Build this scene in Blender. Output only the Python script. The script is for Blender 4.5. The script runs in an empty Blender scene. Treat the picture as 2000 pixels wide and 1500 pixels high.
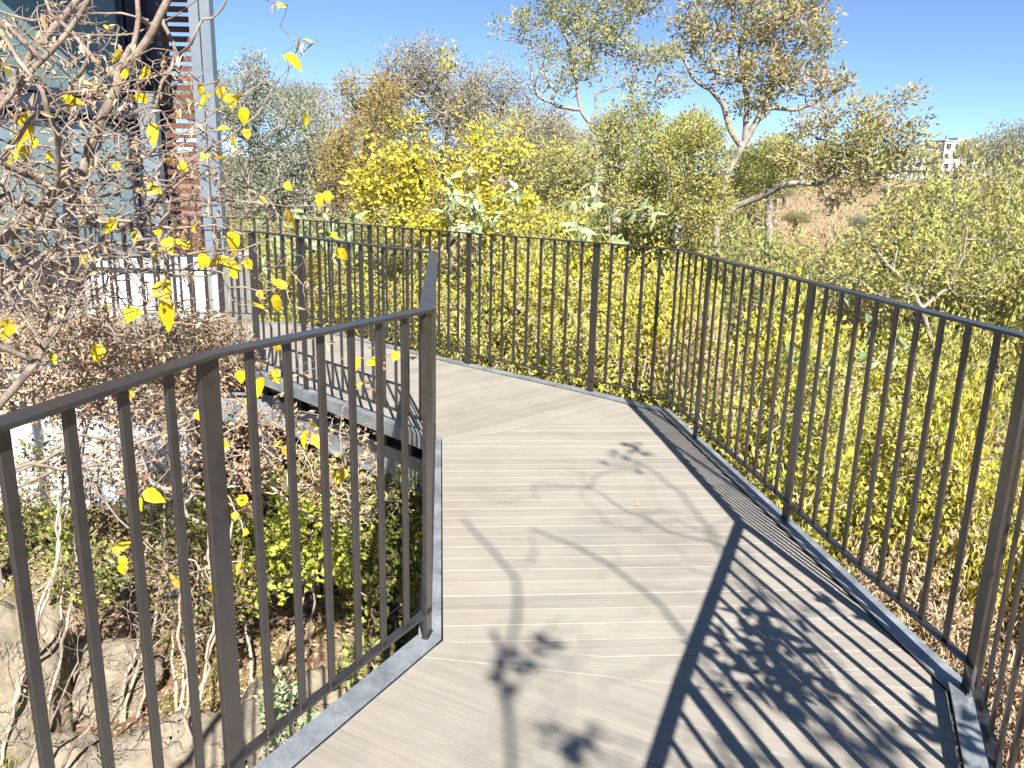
import bpy, math, random
import numpy as np
from mathutils import Matrix, Vector

# ------------------------------------------------------------------ scene, camera, light
scene = bpy.context.scene
C = scene.collection
EYE = np.array([0.0, 0.0, 1.454])
FPX = 1547.85                      # focal length in pixels of the 2000 px wide photograph
PITCH, ROLL = math.radians(13.81), math.radians(1.40)
_f = np.array([0, math.cos(PITCH), -math.sin(PITCH)])
_r = np.array([1.0, 0, 0]); _u = np.array([0, math.sin(PITCH), math.cos(PITCH)])
CR = math.cos(ROLL) * _r + math.sin(ROLL) * _u
CU = -math.sin(ROLL) * _r + math.cos(ROLL) * _u
CF = _f
cam_d = bpy.data.cameras.new('camera'); cam = bpy.data.objects.new('camera', cam_d); C.objects.link(cam)
M = Matrix(((CR[0], CU[0], -CF[0], EYE[0]), (CR[1], CU[1], -CF[1], EYE[1]), (CR[2], CU[2], -CF[2], EYE[2]), (0, 0, 0, 1)))
cam.matrix_world = M
cam_d.sensor_width = 36; cam_d.lens = FPX / 2000 * 36; cam_d.clip_start = 0.05; cam_d.clip_end = 3000
scene.camera = cam

SUNV = np.array([0.345, -1.275, 1.112])          # towards the sun
SUNN = SUNV / np.linalg.norm(SUNV)
w = bpy.data.worlds.new('World'); scene.world = w; w.use_nodes = True
nt = w.node_tree; bg = nt.nodes['Background']
sky = nt.nodes.new('ShaderNodeTexSky'); sky.sky_type = 'NISHITA'; sky.sun_disc = False
sky.sun_elevation = math.asin(SUNN[2]); sky.sun_rotation = math.atan2(SUNV[0], SUNV[1])
sky.air_density = 1.0; sky.dust_density = 0.0; sky.ozone_density = 2.6; sky.altitude = 6500
nt.links.new(sky.outputs[0], bg.inputs[0]); bg.inputs[1].default_value = 0.080
sun_d = bpy.data.lights.new('sun', 'SUN'); sun_d.energy = 4.8; sun_d.angle = math.radians(0.53); sun_d.color = (1.0, 0.95, 0.87)
sun = bpy.data.objects.new('sun', sun_d); C.objects.link(sun)
sun.rotation_euler = Vector(SUNV).to_track_quat('Z', 'Y').to_euler()
scene.view_settings.view_transform = 'Standard'; scene.view_settings.look = 'None'
scene.view_settings.exposure = 1.45; scene.view_settings.gamma = 1.0
cy = scene.cycles
cy.max_bounces = 6; cy.diffuse_bounces = 3; cy.glossy_bounces = 2; cy.transmission_bounces = 3; cy.transparent_max_bounces = 4
cy.use_denoising = True
cy.caustics_reflective = False; cy.caustics_refractive = False

rng = np.random.default_rng(7)

def W(px, py, Y):
    """point at world depth Y seen at photograph pixel (px, py)"""
    d = CF + CR * (px - 1000) / FPX - CU * (py - 750) / FPX
    return EYE + d * (Y / d[1])

def on_plane(px, py, z):
    d = CF + CR * (px - 1000) / FPX - CU * (py - 750) / FPX
    return EYE + d * ((z - EYE[2]) / d[2])

# ------------------------------------------------------------------ materials
def new_mat(name):
    m = bpy.data.materials.new(name); m.use_nodes = True
    t = m.node_tree; b = t.nodes['Principled BSDF']
    return m, t, b

def ramp(t, cols, interp='LINEAR'):
    r = t.nodes.new('ShaderNodeValToRGB'); cr = r.color_ramp; cr.interpolation = interp
    while len(cr.elements) < len(cols): cr.elements.new(0.5)
    for i, (p, c) in enumerate(cols):
        cr.elements[i].position = p; cr.elements[i].color = (*c, 1)
    return r

def noise(t, scale, detail=4, rough=0.6, vec=None, stretch=None, coord='Object'):
    n = t.nodes.new('ShaderNodeTexNoise'); n.inputs['Scale'].default_value = scale
    n.inputs['Detail'].default_value = detail; n.inputs['Roughness'].default_value = rough
    tc = t.nodes.new('ShaderNodeTexCoord')
    src = vec if vec is not None else tc.outputs[coord]
    if stretch:
        mp = t.nodes.new('ShaderNodeMapping'); mp.inputs['Scale'].default_value = stretch[0]
        mp.inputs['Rotation'].default_value = stretch[1]
        t.links.new(src, mp.inputs[0]); src = mp.outputs[0]
    t.links.new(src, n.inputs['Vector'])
    return n

def mathn(t, op, a, b=None, clamp=False):
    n = t.nodes.new('ShaderNodeMath'); n.operation = op; n.use_clamp = clamp
    for i, v in enumerate((a, b)):
        if v is None: continue
        if isinstance(v, (int, float)): n.inputs[i].default_value = v
        else: t.links.new(v, n.inputs[i])
    return n.outputs[0]

def simple(name, cols, scale=3, rough=0.6, metal=0.0, bump=0.0, bscale=40, detail=5, stretch=None, spec=None):
    m, t, b = new_mat(name)
    n = noise(t, scale, detail, 0.65, stretch=stretch)
    k = len(cols)
    r = ramp(t, [(0.3 + 0.4 * i / max(1, k - 1), c) for i, c in enumerate(cols)])
    t.links.new(n.outputs[0], r.inputs[0]); t.links.new(r.outputs[0], b.inputs['Base Color'])
    b.inputs['Roughness'].default_value = rough; b.inputs['Metallic'].default_value = metal
    if spec is not None: b.inputs['Specular IOR Level'].default_value = spec
    if bump:
        n2 = noise(t, bscale, 6, 0.7); bp = t.nodes.new('ShaderNodeBump')
        bp.inputs['Strength'].default_value = bump; bp.inputs['Distance'].default_value = 0.02
        t.links.new(n2.outputs[0], bp.inputs['Height']); t.links.new(bp.outputs[0], b.inputs['Normal'])
    return m

def leaf_mat(name, cols, noise_scale=1.2, rand=0.55, trans=0.35, rough=0.5, objvar=0.5):
    """per-leaf random plus patchy (clump) variation in the leaf colour; thin leaves let light through"""
    m, t, b = new_mat(name)
    g = t.nodes.new('ShaderNodeNewGeometry')
    n = noise(t, noise_scale, 3, 0.6)
    nn = mathn(t, 'MULTIPLY_ADD', n.outputs[0], 2.2); t.nodes[-1].inputs[2].default_value = -0.6
    a = mathn(t, 'MULTIPLY', g.outputs['Random Per Island'], rand)
    c = mathn(t, 'MULTIPLY', nn, 1 - rand)
    oi = t.nodes.new('ShaderNodeObjectInfo'); ov = mathn(t, 'MULTIPLY', mathn(t, 'SUBTRACT', oi.outputs['Random'], 0.5), objvar)
    s = mathn(t, 'ADD', mathn(t, 'ADD', a, ov), c, True)
    k = len(cols)
    r = ramp(t, [(0.02 + 0.96 * i / (k - 1), col) for i, col in enumerate(cols)])
    t.links.new(s, r.inputs[0]); t.links.new(r.outputs[0], b.inputs['Base Color'])
    b.inputs['Roughness'].default_value = rough; b.inputs['Specular IOR Level'].default_value = 0.35
    tr = t.nodes.new('ShaderNodeBsdfTranslucent'); t.links.new(r.outputs[0], tr.inputs[0])
    mx = t.nodes.new('ShaderNodeMixShader'); mx.inputs[0].default_value = trans
    t.links.new(b.outputs[0], mx.inputs[1]); t.links.new(tr.outputs[0], mx.inputs[2])
    t.links.new(mx.outputs[0], t.nodes['Material Output'].inputs[0])
    return m

def bark_mat(name, cols, scale=14):
    m, t, b = new_mat(name)
    n = noise(t, scale, 6, 0.7)
    k = len(cols)
    r = ramp(t, [(0.32 + 0.36 * i / (k - 1), c) for i, c in enumerate(cols)])
    t.links.new(n.outputs[0], r.inputs[0]); t.links.new(r.outputs[0], b.inputs['Base Color'])
    b.inputs['Roughness'].default_value = 0.85
    n2 = noise(t, scale * 5, 6, 0.75); bp = t.nodes.new('ShaderNodeBump')
    bp.inputs['Strength'].default_value = 0.6; bp.inputs['Distance'].default_value = 0.01
    t.links.new(n2.outputs[0], bp.inputs['Height']); t.links.new(bp.outputs[0], b.inputs['Normal'])
    return m

# painted steel of the railings: dark brown grey, thin dust, a few worn specks
def paint_mat():
    m, t, b = new_mat('dark_railing_paint')
    n = noise(t, 9, 6, 0.7); r = ramp(t, [(0.3, (0.018, 0.016, 0.016)), (0.62, (0.032, 0.029, 0.028)), (0.8, (0.052, 0.047, 0.044))])
    t.links.new(n.outputs[0], r.inputs[0])
    n3 = noise(t, 160, 2, 0.5); r3 = ramp(t, [(0.73, (0, 0, 0)), (0.77, (1, 1, 1))])
    t.links.new(n3.outputs[0], r3.inputs[0])
    mx = t.nodes.new('ShaderNodeMixRGB'); t.links.new(r3.outputs[0], mx.inputs[0]); t.links.new(r.outputs[0], mx.inputs[1])
    mx.inputs[2].default_value = (0.09, 0.085, 0.08, 1); t.links.new(mx.outputs[0], b.inputs['Base Color'])
    rr = ramp(t, [(0.3, (0.24,) * 3), (0.7, (0.42,) * 3)]); t.links.new(n.outputs[0], rr.inputs[0]); t.links.new(rr.outputs[0], b.inputs['Roughness'])
    b.inputs['Specular IOR Level'].default_value = 0.8
    return m

def galv_mat(name='galvanised_steel', dirt=0.5):
    m, t, b = new_mat(name)
    v = t.nodes.new('ShaderNodeTexVoronoi'); v.inputs['Scale'].default_value = 150
    tc = t.nodes.new('ShaderNodeTexCoord'); t.links.new(tc.outputs['Object'], v.inputs['Vector'])
    n = noise(t, 5, 6, 0.7)
    s = mathn(t, 'MULTIPLY', v.outputs['Color'], 0.14); s2 = mathn(t, 'ADD', s, n.outputs[0])
    r = ramp(t, [(0.42, (0.17, 0.19, 0.21)), (0.62, (0.29, 0.32, 0.345)), (0.82, (0.40, 0.43, 0.45))])
    t.links.new(s2, r.inputs[0]); t.links.new(r.outputs[0], b.inputs['Base Color'])
    b.inputs['Metallic'].default_value = 0.35
    rr = ramp(t, [(0.35, (0.38,) * 3), (0.7, (0.62,) * 3)]); t.links.new(n.outputs[0], rr.inputs[0]); t.links.new(rr.outputs[0], b.inputs['Roughness'])
    return m

def board_mat(name, ang):
    """weathered grey composite decking: grain along the boards, per-board tone, dusty stains"""
    m, t, b = new_mat(name)
    g = t.nodes.new('ShaderNodeNewGeometry')
    tc = t.nodes.new('ShaderNodeTexCoord')
    rot = t.nodes.new('ShaderNodeMapping'); rot.inputs['Rotation'].default_value = (0, 0, -ang)
    t.links.new(tc.outputs['Object'], rot.inputs[0])
    def st(scale, sx, sy, det=5, ro=0.65):
        mp = t.nodes.new('ShaderNodeMapping'); mp.inputs['Scale'].default_value = (sx, sy, 1)
        cb = t.nodes.new('ShaderNodeVectorMath'); cb.operation = 'ADD'
        t.links.new(rot.outputs[0], mp.inputs[0]); t.links.new(mp.outputs[0], cb.inputs[0])
        off = mathn(t, 'MULTIPLY', g.outputs['Random Per Island'], 37.0)
        cx = t.nodes.new('ShaderNodeCombineXYZ'); t.links.new(off, cx.inputs[0]); t.links.new(off, cx.inputs[2])
        t.links.new(cx.outputs[0], cb.inputs[1])
        n = t.nodes.new('ShaderNodeTexNoise'); n.inputs['Scale'].default_value = scale; n.inputs['Detail'].default_value = det
        n.inputs['Roughness'].default_value = ro; t.links.new(cb.outputs[0], n.inputs['Vector']); return n
    grain = st(1, 2.2, 70, 5, 0.7); fine = st(1, 9, 330, 3, 0.6); stain = noise(t, 2.3, 5, 0.62)
    r = ramp(t, [(0.30, (0.215, 0.196, 0.168)), (0.50, (0.302, 0.277, 0.238)), (0.72, (0.375, 0.347, 0.298))])
    a = mathn(t, 'MULTIPLY', grain.outputs[0], 0.5); c = mathn(t, 'MULTIPLY', stain.outputs[0], 0.36)
    d = mathn(t, 'MULTIPLY', g.outputs['Random Per Island'], 0.12); e = mathn(t, 'ADD', mathn(t, 'ADD', a, c), d)
    t.links.new(e, r.inputs[0])
    st2 = noise(t, 0.9, 4, 0.6); rs = ramp(t, [(0.52, (0, 0, 0)), (0.68, (1, 1, 1))]); t.links.new(st2.outputs[0], rs.inputs[0])
    mx = t.nodes.new('ShaderNodeMixRGB'); mx.blend_type = 'MIX'
    fac = mathn(t, 'MULTIPLY', rs.outputs[0], 0.35); t.links.new(fac, mx.inputs[0])
    t.links.new(r.outputs[0], mx.inputs[1]); mx.inputs[2].default_value = (0.225, 0.226, 0.20, 1)
    sp = noise(t, 95, 2, 0.5); rp = ramp(t, [(0.735, (0, 0, 0)), (0.76, (1, 1, 1))]); t.links.new(sp.outputs[0], rp.inputs[0])
    mx2 = t.nodes.new('ShaderNodeMixRGB'); t.links.new(mathn(t, 'MULTIPLY', rp.outputs[0], 0.35), mx2.inputs[0]); t.links.new(mx.outputs[0], mx2.inputs[1])
    mx2.inputs[2].default_value = (0.16, 0.14, 0.12, 1)
    t.links.new(mx2.outputs[0], b.inputs['Base Color'])
    b.inputs['Roughness'].default_value = 0.62; b.inputs['Specular IOR Level'].default_value = 0.4
    h = mathn(t, 'ADD', mathn(t, 'MULTIPLY', grain.outputs[0], 0.6), mathn(t, 'MULTIPLY', fine.outputs[0], 0.4))
    bp = t.nodes.new('ShaderNodeBump'); bp.inputs['Strength'].default_value = 0.35; bp.inputs['Distance'].default_value = 0.004
    t.links.new(h, bp.inputs['Height']); t.links.new(bp.outputs[0], b.inputs['Normal'])
    return m

PAINT = paint_mat(); GALV = galv_mat()
DARKSTEEL = simple('dark_steel', [(0.02, 0.022, 0.026), (0.035, 0.037, 0.042)], 6, 0.5)
WHITE = simple('white_plaster', [(0.56, 0.55, 0.54), (0.68, 0.67, 0.66)], 2, 0.85, bump=0.15)
GREYPLASTER = simple('grey_plaster', [(0.36, 0.37, 0.39), (0.46, 0.47, 0.49)], 2, 0.8)
def rock_mat():
    m, t, b = new_mat('rock')
    n1 = noise(t, 2.2, 9, 0.72); n2 = noise(t, 26, 8, 0.8); v = t.nodes.new('ShaderNodeTexVoronoi'); v.feature = 'DISTANCE_TO_EDGE'; v.inputs['Scale'].default_value = 2.6
    tc = t.nodes.new('ShaderNodeTexCoord'); nd = noise(t, 3, 5, 0.7); mv = t.nodes.new('ShaderNodeMixRGB'); mv.inputs[0].default_value = 0.35
    t.links.new(tc.outputs['Object'], mv.inputs[1]); t.links.new(nd.outputs[1], mv.inputs[2]); t.links.new(mv.outputs[0], v.inputs['Vector'])
    r = ramp(t, [(0.30, (0.10, 0.088, 0.07)), (0.45, (0.25, 0.215, 0.165)), (0.56, (0.38, 0.32, 0.23)), (0.70, (0.46, 0.38, 0.26))])
    e = mathn(t, 'ADD', mathn(t, 'MULTIPLY', n1.outputs[0], 0.6), mathn(t, 'MULTIPLY', n2.outputs[0], 0.4)); t.links.new(e, r.inputs[0])
    t.links.new(r.outputs[0], b.inputs['Base Color']); b.inputs['Roughness'].default_value = 0.95
    cr = ramp(t, [(0.0, (0, 0, 0)), (0.035, (1, 1, 1))]); t.links.new(v.outputs['Distance'], cr.inputs[0])
    h = mathn(t, 'ADD', mathn(t, 'MULTIPLY', n2.outputs[0], 0.6), mathn(t, 'MULTIPLY', cr.outputs[0], 0.5)); h = mathn(t, 'ADD', h, n1.outputs[0])
    bp = t.nodes.new('ShaderNodeBump'); bp.inputs['Strength'].default_value = 1.0; bp.inputs['Distance'].default_value = 0.03
    t.links.new(h, bp.inputs['Height']); t.links.new(bp.outputs[0], b.inputs['Normal'])
    return m
ROCK = rock_mat()
TIMBER = simple('red_timber', [(0.085, 0.032, 0.022), (0.16, 0.062, 0.040)], 4, 0.6, stretch=((1, 1, 6), (0, 0, 0)))
SOFFIT = simple('soffit', [(0.20, 0.18, 0.15), (0.26, 0.24, 0.20)], 3, 0.8)
FRAME = simple('blue_black_frame', [(0.016, 0.022, 0.045), (0.028, 0.036, 0.065)], 5, 0.35)
def glass(name, col, rough=0.08):
    m, t, b = new_mat(name)
    n = noise(t, 0.7, 2, 0.5); r = ramp(t, [(0.3, tuple(c * 0.75 for c in col)), (0.7, col)]); t.links.new(n.outputs[0], r.inputs[0])
    t.links.new(r.outputs[0], b.inputs['Base Color']); b.inputs['Roughness'].default_value = rough
    b.inputs['Specular IOR Level'].default_value = 0.8
    return m
GLASS_T = glass('teal_glass', (0.10, 0.17, 0.17)); GLASS_B = glass('blue_glass', (0.16, 0.23, 0.26))

L_YELLOW = leaf_mat('leaf_yellow', [(0.36, 0.27, 0.12), (0.30, 0.33, 0.06), (0.46, 0.44, 0.07), (0.60, 0.53, 0.07), (0.68, 0.55, 0.06), (0.56, 0.52, 0.12)], 2.2, 0.5)
L_HEDGE = leaf_mat('leaf_hedge', [(0.42, 0.30, 0.20), (0.46, 0.36, 0.20), (0.32, 0.34, 0.10), (0.44, 0.45, 0.09), (0.66, 0.58, 0.08), (0.64, 0.50, 0.10)], 1.7, 0.55)
L_OLIVE = leaf_mat('leaf_olive', [(0.46, 0.33, 0.21), (0.44, 0.36, 0.17), (0.34, 0.34, 0.14), (0.36, 0.38, 0.12), (0.50, 0.47, 0.13), (0.60, 0.52, 0.14)], 1.3, 0.5)
L_GREEN = leaf_mat('leaf_green', [(0.46, 0.33, 0.22), (0.34, 0.31, 0.15), (0.28, 0.32, 0.11), (0.42, 0.42, 0.12), (0.58, 0.51, 0.14)], 1.6, 0.5)
L_EUC = leaf_mat('leaf_eucalyptus', [(0.17, 0.20, 0.14), (0.24, 0.27, 0.19), (0.31, 0.33, 0.24), (0.38, 0.37, 0.27)], 0.25, 0.55, trans=0.2)
L_GREYBROWN = leaf_mat('leaf_greybrown', [(0.34, 0.27, 0.20), (0.24, 0.24, 0.16), (0.29, 0.28, 0.21), (0.38, 0.31, 0.24), (0.27, 0.29, 0.19)], 0.3, 0.55, trans=0.2)
L_TAN = leaf_mat('leaf_dry', [(0.26, 0.16, 0.10), (0.40, 0.28, 0.18), (0.50, 0.38, 0.24), (0.56, 0.45, 0.28)], 2.0, 0.7, trans=0.15, rough=0.8)
L_RUSSET = leaf_mat('leaf_russet', [(0.38, 0.20, 0.10), (0.40, 0.28, 0.11), (0.42, 0.36, 0.11), (0.30, 0.34, 0.10)], 1.2, 0.7)
L_BIG = leaf_mat('leaf_big_pale', [(0.20, 0.28, 0.13), (0.33, 0.42, 0.21), (0.47, 0.55, 0.30)], 2, 0.7, trans=0.3)
L_UNDER = leaf_mat('leaf_undergrowth', [(0.20, 0.13, 0.08), (0.32, 0.23, 0.13), (0.16, 0.20, 0.06), (0.30, 0.34, 0.08), (0.54, 0.50, 0.10)], 2.0, 0.6)  # undergrowth browns and greens, with branch shade darkened into some of the tones
L_LIME = leaf_mat('leaf_lime', [(0.32, 0.38, 0.06), (0.50, 0.52, 0.09), (0.64, 0.60, 0.12)], 2.0, 0.6)
L_BRIGHT = leaf_mat('leaf_bright_yellow', [(0.50, 0.34, 0.05), (0.74, 0.55, 0.02), (0.80, 0.66, 0.02), (0.84, 0.70, 0.04), (0.66, 0.66, 0.06)], 38, 0.45, trans=0.35, rough=0.45)
B_BARE = bark_mat('bark_pale', [(0.10, 0.078, 0.062), (0.245, 0.195, 0.155), (0.40, 0.33, 0.265)], 12)
B_GREY = bark_mat('bark_grey', [(0.12, 0.105, 0.09), (0.27, 0.24, 0.21), (0.40, 0.36, 0.31)], 18)
B_DARK = bark_mat('bark_dark', [(0.05, 0.04, 0.035), (0.12, 0.1, 0.085), (0.20, 0.17, 0.14)], 8)
B_TAN = bark_mat('twig_tan', [(0.30, 0.23, 0.17), (0.46, 0.37, 0.28), (0.60, 0.50, 0.39)], 10)

# ------------------------------------------------------------------ mesh accumulator
class MB:
    def __init__(s): s.v = []; s.f = {3: [], 4: []}; s.n = 0; s.poly = []
    def add(s, V, F):
        V = np.asarray(V, float).reshape(-1, 3); F = np.asarray(F, int)
        s.v.append(V); s.f[F.shape[1]].append(F + s.n); s.n += len(V)
    def ngon(s, V, faces):
        s.v.append(np.asarray(V, float)); s.poly += [[i + s.n for i in f] for f in faces]; s.n += len(V)
    def box(s, c, sz, ang=0.0):
        """box centred at c, size sz, rotated ang about z"""
        x, y, z = [k / 2 for k in sz]
        P = np.array([[i * x, j * y, k * z] for k in (-1, 1) for j in (-1, 1) for i in (-1, 1)])
        ca, sa = math.cos(ang), math.sin(ang)
        P = np.c_[P[:, 0] * ca - P[:, 1] * sa, P[:, 0] * sa + P[:, 1] * ca, P[:, 2]] + np.asarray(c)
        s.add(P, [[0, 2, 3, 1], [4, 5, 7, 6], [0, 1, 5, 4], [2, 6, 7, 3], [0, 4, 6, 2], [1, 3, 7, 5]])
    def tube(s, P, R, k=6):
        P = np.asarray(P, float); R = np.asarray(R, float); n = len(P)
        if n < 2: return
        T = np.gradient(P, axis=0); T /= np.linalg.norm(T, axis=1)[:, None] + 1e-9
        a = np.array([0.31, 0.87, 0.38]) if abs(T[0, 2]) > 0.6 else np.array([0.1, 0.2, 0.97])
        U = np.cross(T, a); U /= np.linalg.norm(U, axis=1)[:, None] + 1e-9
        Vv = np.cross(T, U)
        th = np.arange(k) * 2 * math.pi / k
        ring = P[:, None] + R[:, None, None] * (U[:, None] * np.cos(th)[None, :, None] + Vv[:, None] * np.sin(th)[None, :, None])
        i = np.arange(n - 1)[:, None] * k; j = np.arange(k)[None]
        F = np.stack([i + j, i + (j + 1) % k, i + k + (j + 1) % k, i + k + j], -1).reshape(-1, 4)
        s.add(ring.reshape(-1, 3), F)
        s.add(ring[-1], [[0, 1, 2]] if k == 3 else [[0, 1, 2, 3]])
    def build(s, name, mat, parent=None, smooth=False, loc=None):
        me = bpy.data.meshes.new(name)
        V = np.concatenate(s.v) if s.v else np.zeros((0, 3))
        if loc is not None: V = V - np.asarray(loc)
        if s.poly:
            fs = [list(map(int, f)) for k in (3, 4) for a in s.f[k] for f in a] + s.poly
            me.from_pydata(V.tolist(), [], fs)
        else:
            t = np.concatenate(s.f[3]) if s.f[3] else np.zeros((0, 3), int)
            q = np.concatenate(s.f[4]) if s.f[4] else np.zeros((0, 4), int)
            me.vertices.add(len(V)); me.vertices.foreach_set('co', V.astype(np.float32).ravel())
            me.loops.add(t.size + q.size); me.loops.foreach_set('vertex_index', np.r_[t.ravel(), q.ravel()].astype(np.int32))
            me.polygons.add(len(t) + len(q))
            ls = np.r_[np.arange(len(t)) * 3, t.size + np.arange(len(q)) * 4].astype(np.int32)
            me.polygons.foreach_set('loop_start', ls)
            me.update(calc_edges=True)
        me.materials.append(mat)
        me.polygons.foreach_set('use_smooth', np.full(len(me.polygons), smooth, bool))
        o = bpy.data.objects.new(name, me); C.objects.link(o)
        if loc is not None and parent is None: o.location = loc
        if parent is not None: o.parent = parent
        return o

def tag(o, label=None, cat=None, group=None, kind=None):
    if label: o['label'] = label
    if cat: o['category'] = cat
    if group: o['group'] = group
    if kind: o['kind'] = kind
    return o

def thing(name, label, cat, loc=(0, 0, 0), group=None):
    o = bpy.data.objects.new(name, None); C.objects.link(o); o.location = tuple(float(v) for v in loc)
    o.empty_display_size = 0.2
    return tag(o, label, cat, group)

def dup(root, loc, rot, sc, label, group=None):
    r = root.copy(); C.objects.link(r); r.location = tuple(float(v) for v in loc); r.rotation_euler = (0, 0, rot)
    r.scale = (sc, sc, sc) if isinstance(sc, (int, float)) else sc
    r['label'] = label
    if group: r['group'] = group
    for ch in list(root.children):
        c = ch.copy(); C.objects.link(c); c.parent = r
    return r

# ------------------------------------------------------------------ terrain
def sstep(a, b, x):
    t = np.clip((x - a) / (b - a), 0, 1); return t * t * (3 - 2 * t)

def gz(x, y):
    x = np.asarray(x, float); y = np.asarray(y, float)
    d = np.hypot(x, y)
    z = -1.78 - 1.35 * sstep(-0.3, 3.5, x) - 0.9 * sstep(5.5, 12, y) * sstep(-3.0, -1, x) - 0.5 * sstep(14, 25, d)
    z = z + 12.5 * sstep(28, 330, d) + 14 * sstep(330, 1500, d)
    z = z + 0.10 * np.sin(1.7 * x + 0.6 * y) * np.cos(1.1 * y - 0.5 * x) * sstep(2, 6, d + 2)
    z = z + 0.9 * sstep(40, 120, d) * np.sin(x * 0.045 + 1) * np.cos(y * 0.037)
    return z

def ground_mesh():
    m = MB()
    xs = np.r_[-2500, -1200, -600, np.linspace(-320, -40, 36), np.linspace(-36, -8, 30), np.linspace(-7.6, 8, 90), np.linspace(8.8, 40, 40), np.linspace(48, 320, 36), 600, 1200, 2500]
    ys = np.r_[-300, -80, -30, -12, np.linspace(-8, 14, 110), np.linspace(14.5, 40, 44), np.linspace(46, 400, 60), 600, 900, 1400, 2500]
    X, Y = np.meshgrid(xs, ys); Z = gz(X, Y)
    nz = rng.normal(0, 1, Z.shape) * 0.025 * (np.hypot(X, Y) < 25); Z = Z + nz
    V = np.stack([X, Y, Z], -1).reshape(-1, 3); nx = len(xs)
    i = np.arange(len(ys) - 1)[:, None] * nx; j = np.arange(nx - 1)[None]
    F = np.stack([i + j, i + j + 1, i + nx + j + 1, i + nx + j], -1).reshape(-1, 4)
    m.add(V, F)
    mt, t, b = new_mat('dry_ground')
    n1 = noise(t, 0.35, 8, 0.7, coord='Object'); n2 = noise(t, 9, 8, 0.75)
    r = ramp(t, [(0.34, (0.16, 0.12, 0.085)), (0.46, (0.34, 0.21, 0.15)), (0.55, (0.40, 0.30, 0.20)), (0.68, (0.30, 0.26, 0.15))])
    r2 = ramp(t, [(0.3, (0.35, 0.35, 0.35)), (0.7, (1.1, 1.1, 1.1))])
    t.links.new(n1.outputs[0], r.inputs[0]); t.links.new(n2.outputs[0], r2.inputs[0])
    mx = t.nodes.new('ShaderNodeMixRGB'); mx.blend_type = 'MULTIPLY'; mx.inputs[0].default_value = 1
    t.links.new(r.outputs[0], mx.inputs[1]); t.links.new(r2.outputs[0], mx.inputs[2]); t.links.new(mx.outputs[0], b.inputs['Base Color'])
    b.inputs['Roughness'].default_value = 1; b.inputs['Specular IOR Level'].default_value = 0.1
    bp = t.nodes.new('ShaderNodeBump'); bp.inputs['Strength'].default_value = 0.8; bp.inputs['Distance'].default_value = 0.05
    t.links.new(n2.outputs[0], bp.inputs['Height']); t.links.new(bp.outputs[0], b.inputs['Normal'])
    return tag(m.build('ground', mt, smooth=True), kind='structure')
ground_mesh()

# ------------------------------------------------------------------ boardwalk
A = np.array
P1 = A([-0.262, 2.37]); P2 = A([-0.462, 4.52]); G = A([-1.50, 5.60]); H = A([-2.02, 6.14]); L1 = A([-0.651, 1.648])
L0 = A([-0.763, 1.132]); Lm = A([-0.90, 0.40]); Lmm = A([-0.95, -1.4])
Cc = A([1.41, 2.132]); Bb = A([1.28, 3.417]); Aa = A([1.134, 4.66]); R2 = A([1.069, 5.27]); D = A([0.584, 5.751]); Ee = A([-0.383, 6.60])
Ff = A([-1.36, 7.50]); K = A([-2.28, 8.40]); C2 = A([0.896, 0.91]); Cm = A([0.60, 0.15]); Cmm = A([0.60, -1.4])
IL = A([-6.6, 6.30]); KL = A([-6.6, 8.62])
LEFT = [Lmm, Lm, L0, L1, P1, P2, G, H, IL]                       # deck on the right hand side
RIGHT = [Cmm, Cm, C2, Cc, Bb, Aa, R2, D, Ee, Ff, K, KL]          # deck on the left hand side

def offset(path, dist):
    """polyline moved sideways by dist (positive to the left of travel), mitred"""
    out = []
    n = len(path)
    for i in range(n):
        def nrm(a, b):
            t = (b - a) / np.linalg.norm(b - a); return A([-t[1], t[0]])
        if i == 0: m = nrm(path[0], path[1])
        elif i == n - 1: m = nrm(path[-2], path[-1])
        else:
            a, b = nrm(path[i - 1], path[i]), nrm(path[i], path[i + 1]); m = a + b; m = m / (m @ a)
        out.append(path[i] + m * dist)
    return out

def strip(m, inner, outer, z0, z1):
    """solid strip between two polylines"""
    n = len(inner); V = []
    for p, q_ in zip(inner, outer):
        V += [[p[0], p[1], z0], [q_[0], q_[1], z0], [q_[0], q_[1], z1], [p[0], p[1], z1]]
    F = []
    for i in range(n - 1):
        a = 4 * i
        for k in range(4): F.append([a + k, a + (k + 1) % 4, a + 4 + (k + 1) % 4, a + 4 + k])
    F += [[0, 1, 2, 3], [4 * n - 1, 4 * n - 2, 4 * n - 3, 4 * n - 4]]
    m.add(V, F)

walk = bpy.data.objects.new('boardwalk', None); C.objects.link(walk); tag(walk, kind='structure')

def clip_poly(poly, nvec, c):
    """keep the part with nvec.p <= c"""
    out = []
    for i in range(len(poly)):
        p, q_ = poly[i], poly[(i + 1) % len(poly)]; dp, dq = p @ nvec - c, q_ @ nvec - c
        if dp <= 0: out.append(p)
        if dp * dq < 0: out.append(p + (q_ - p) * dp / (dp - dq))
    return out

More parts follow.
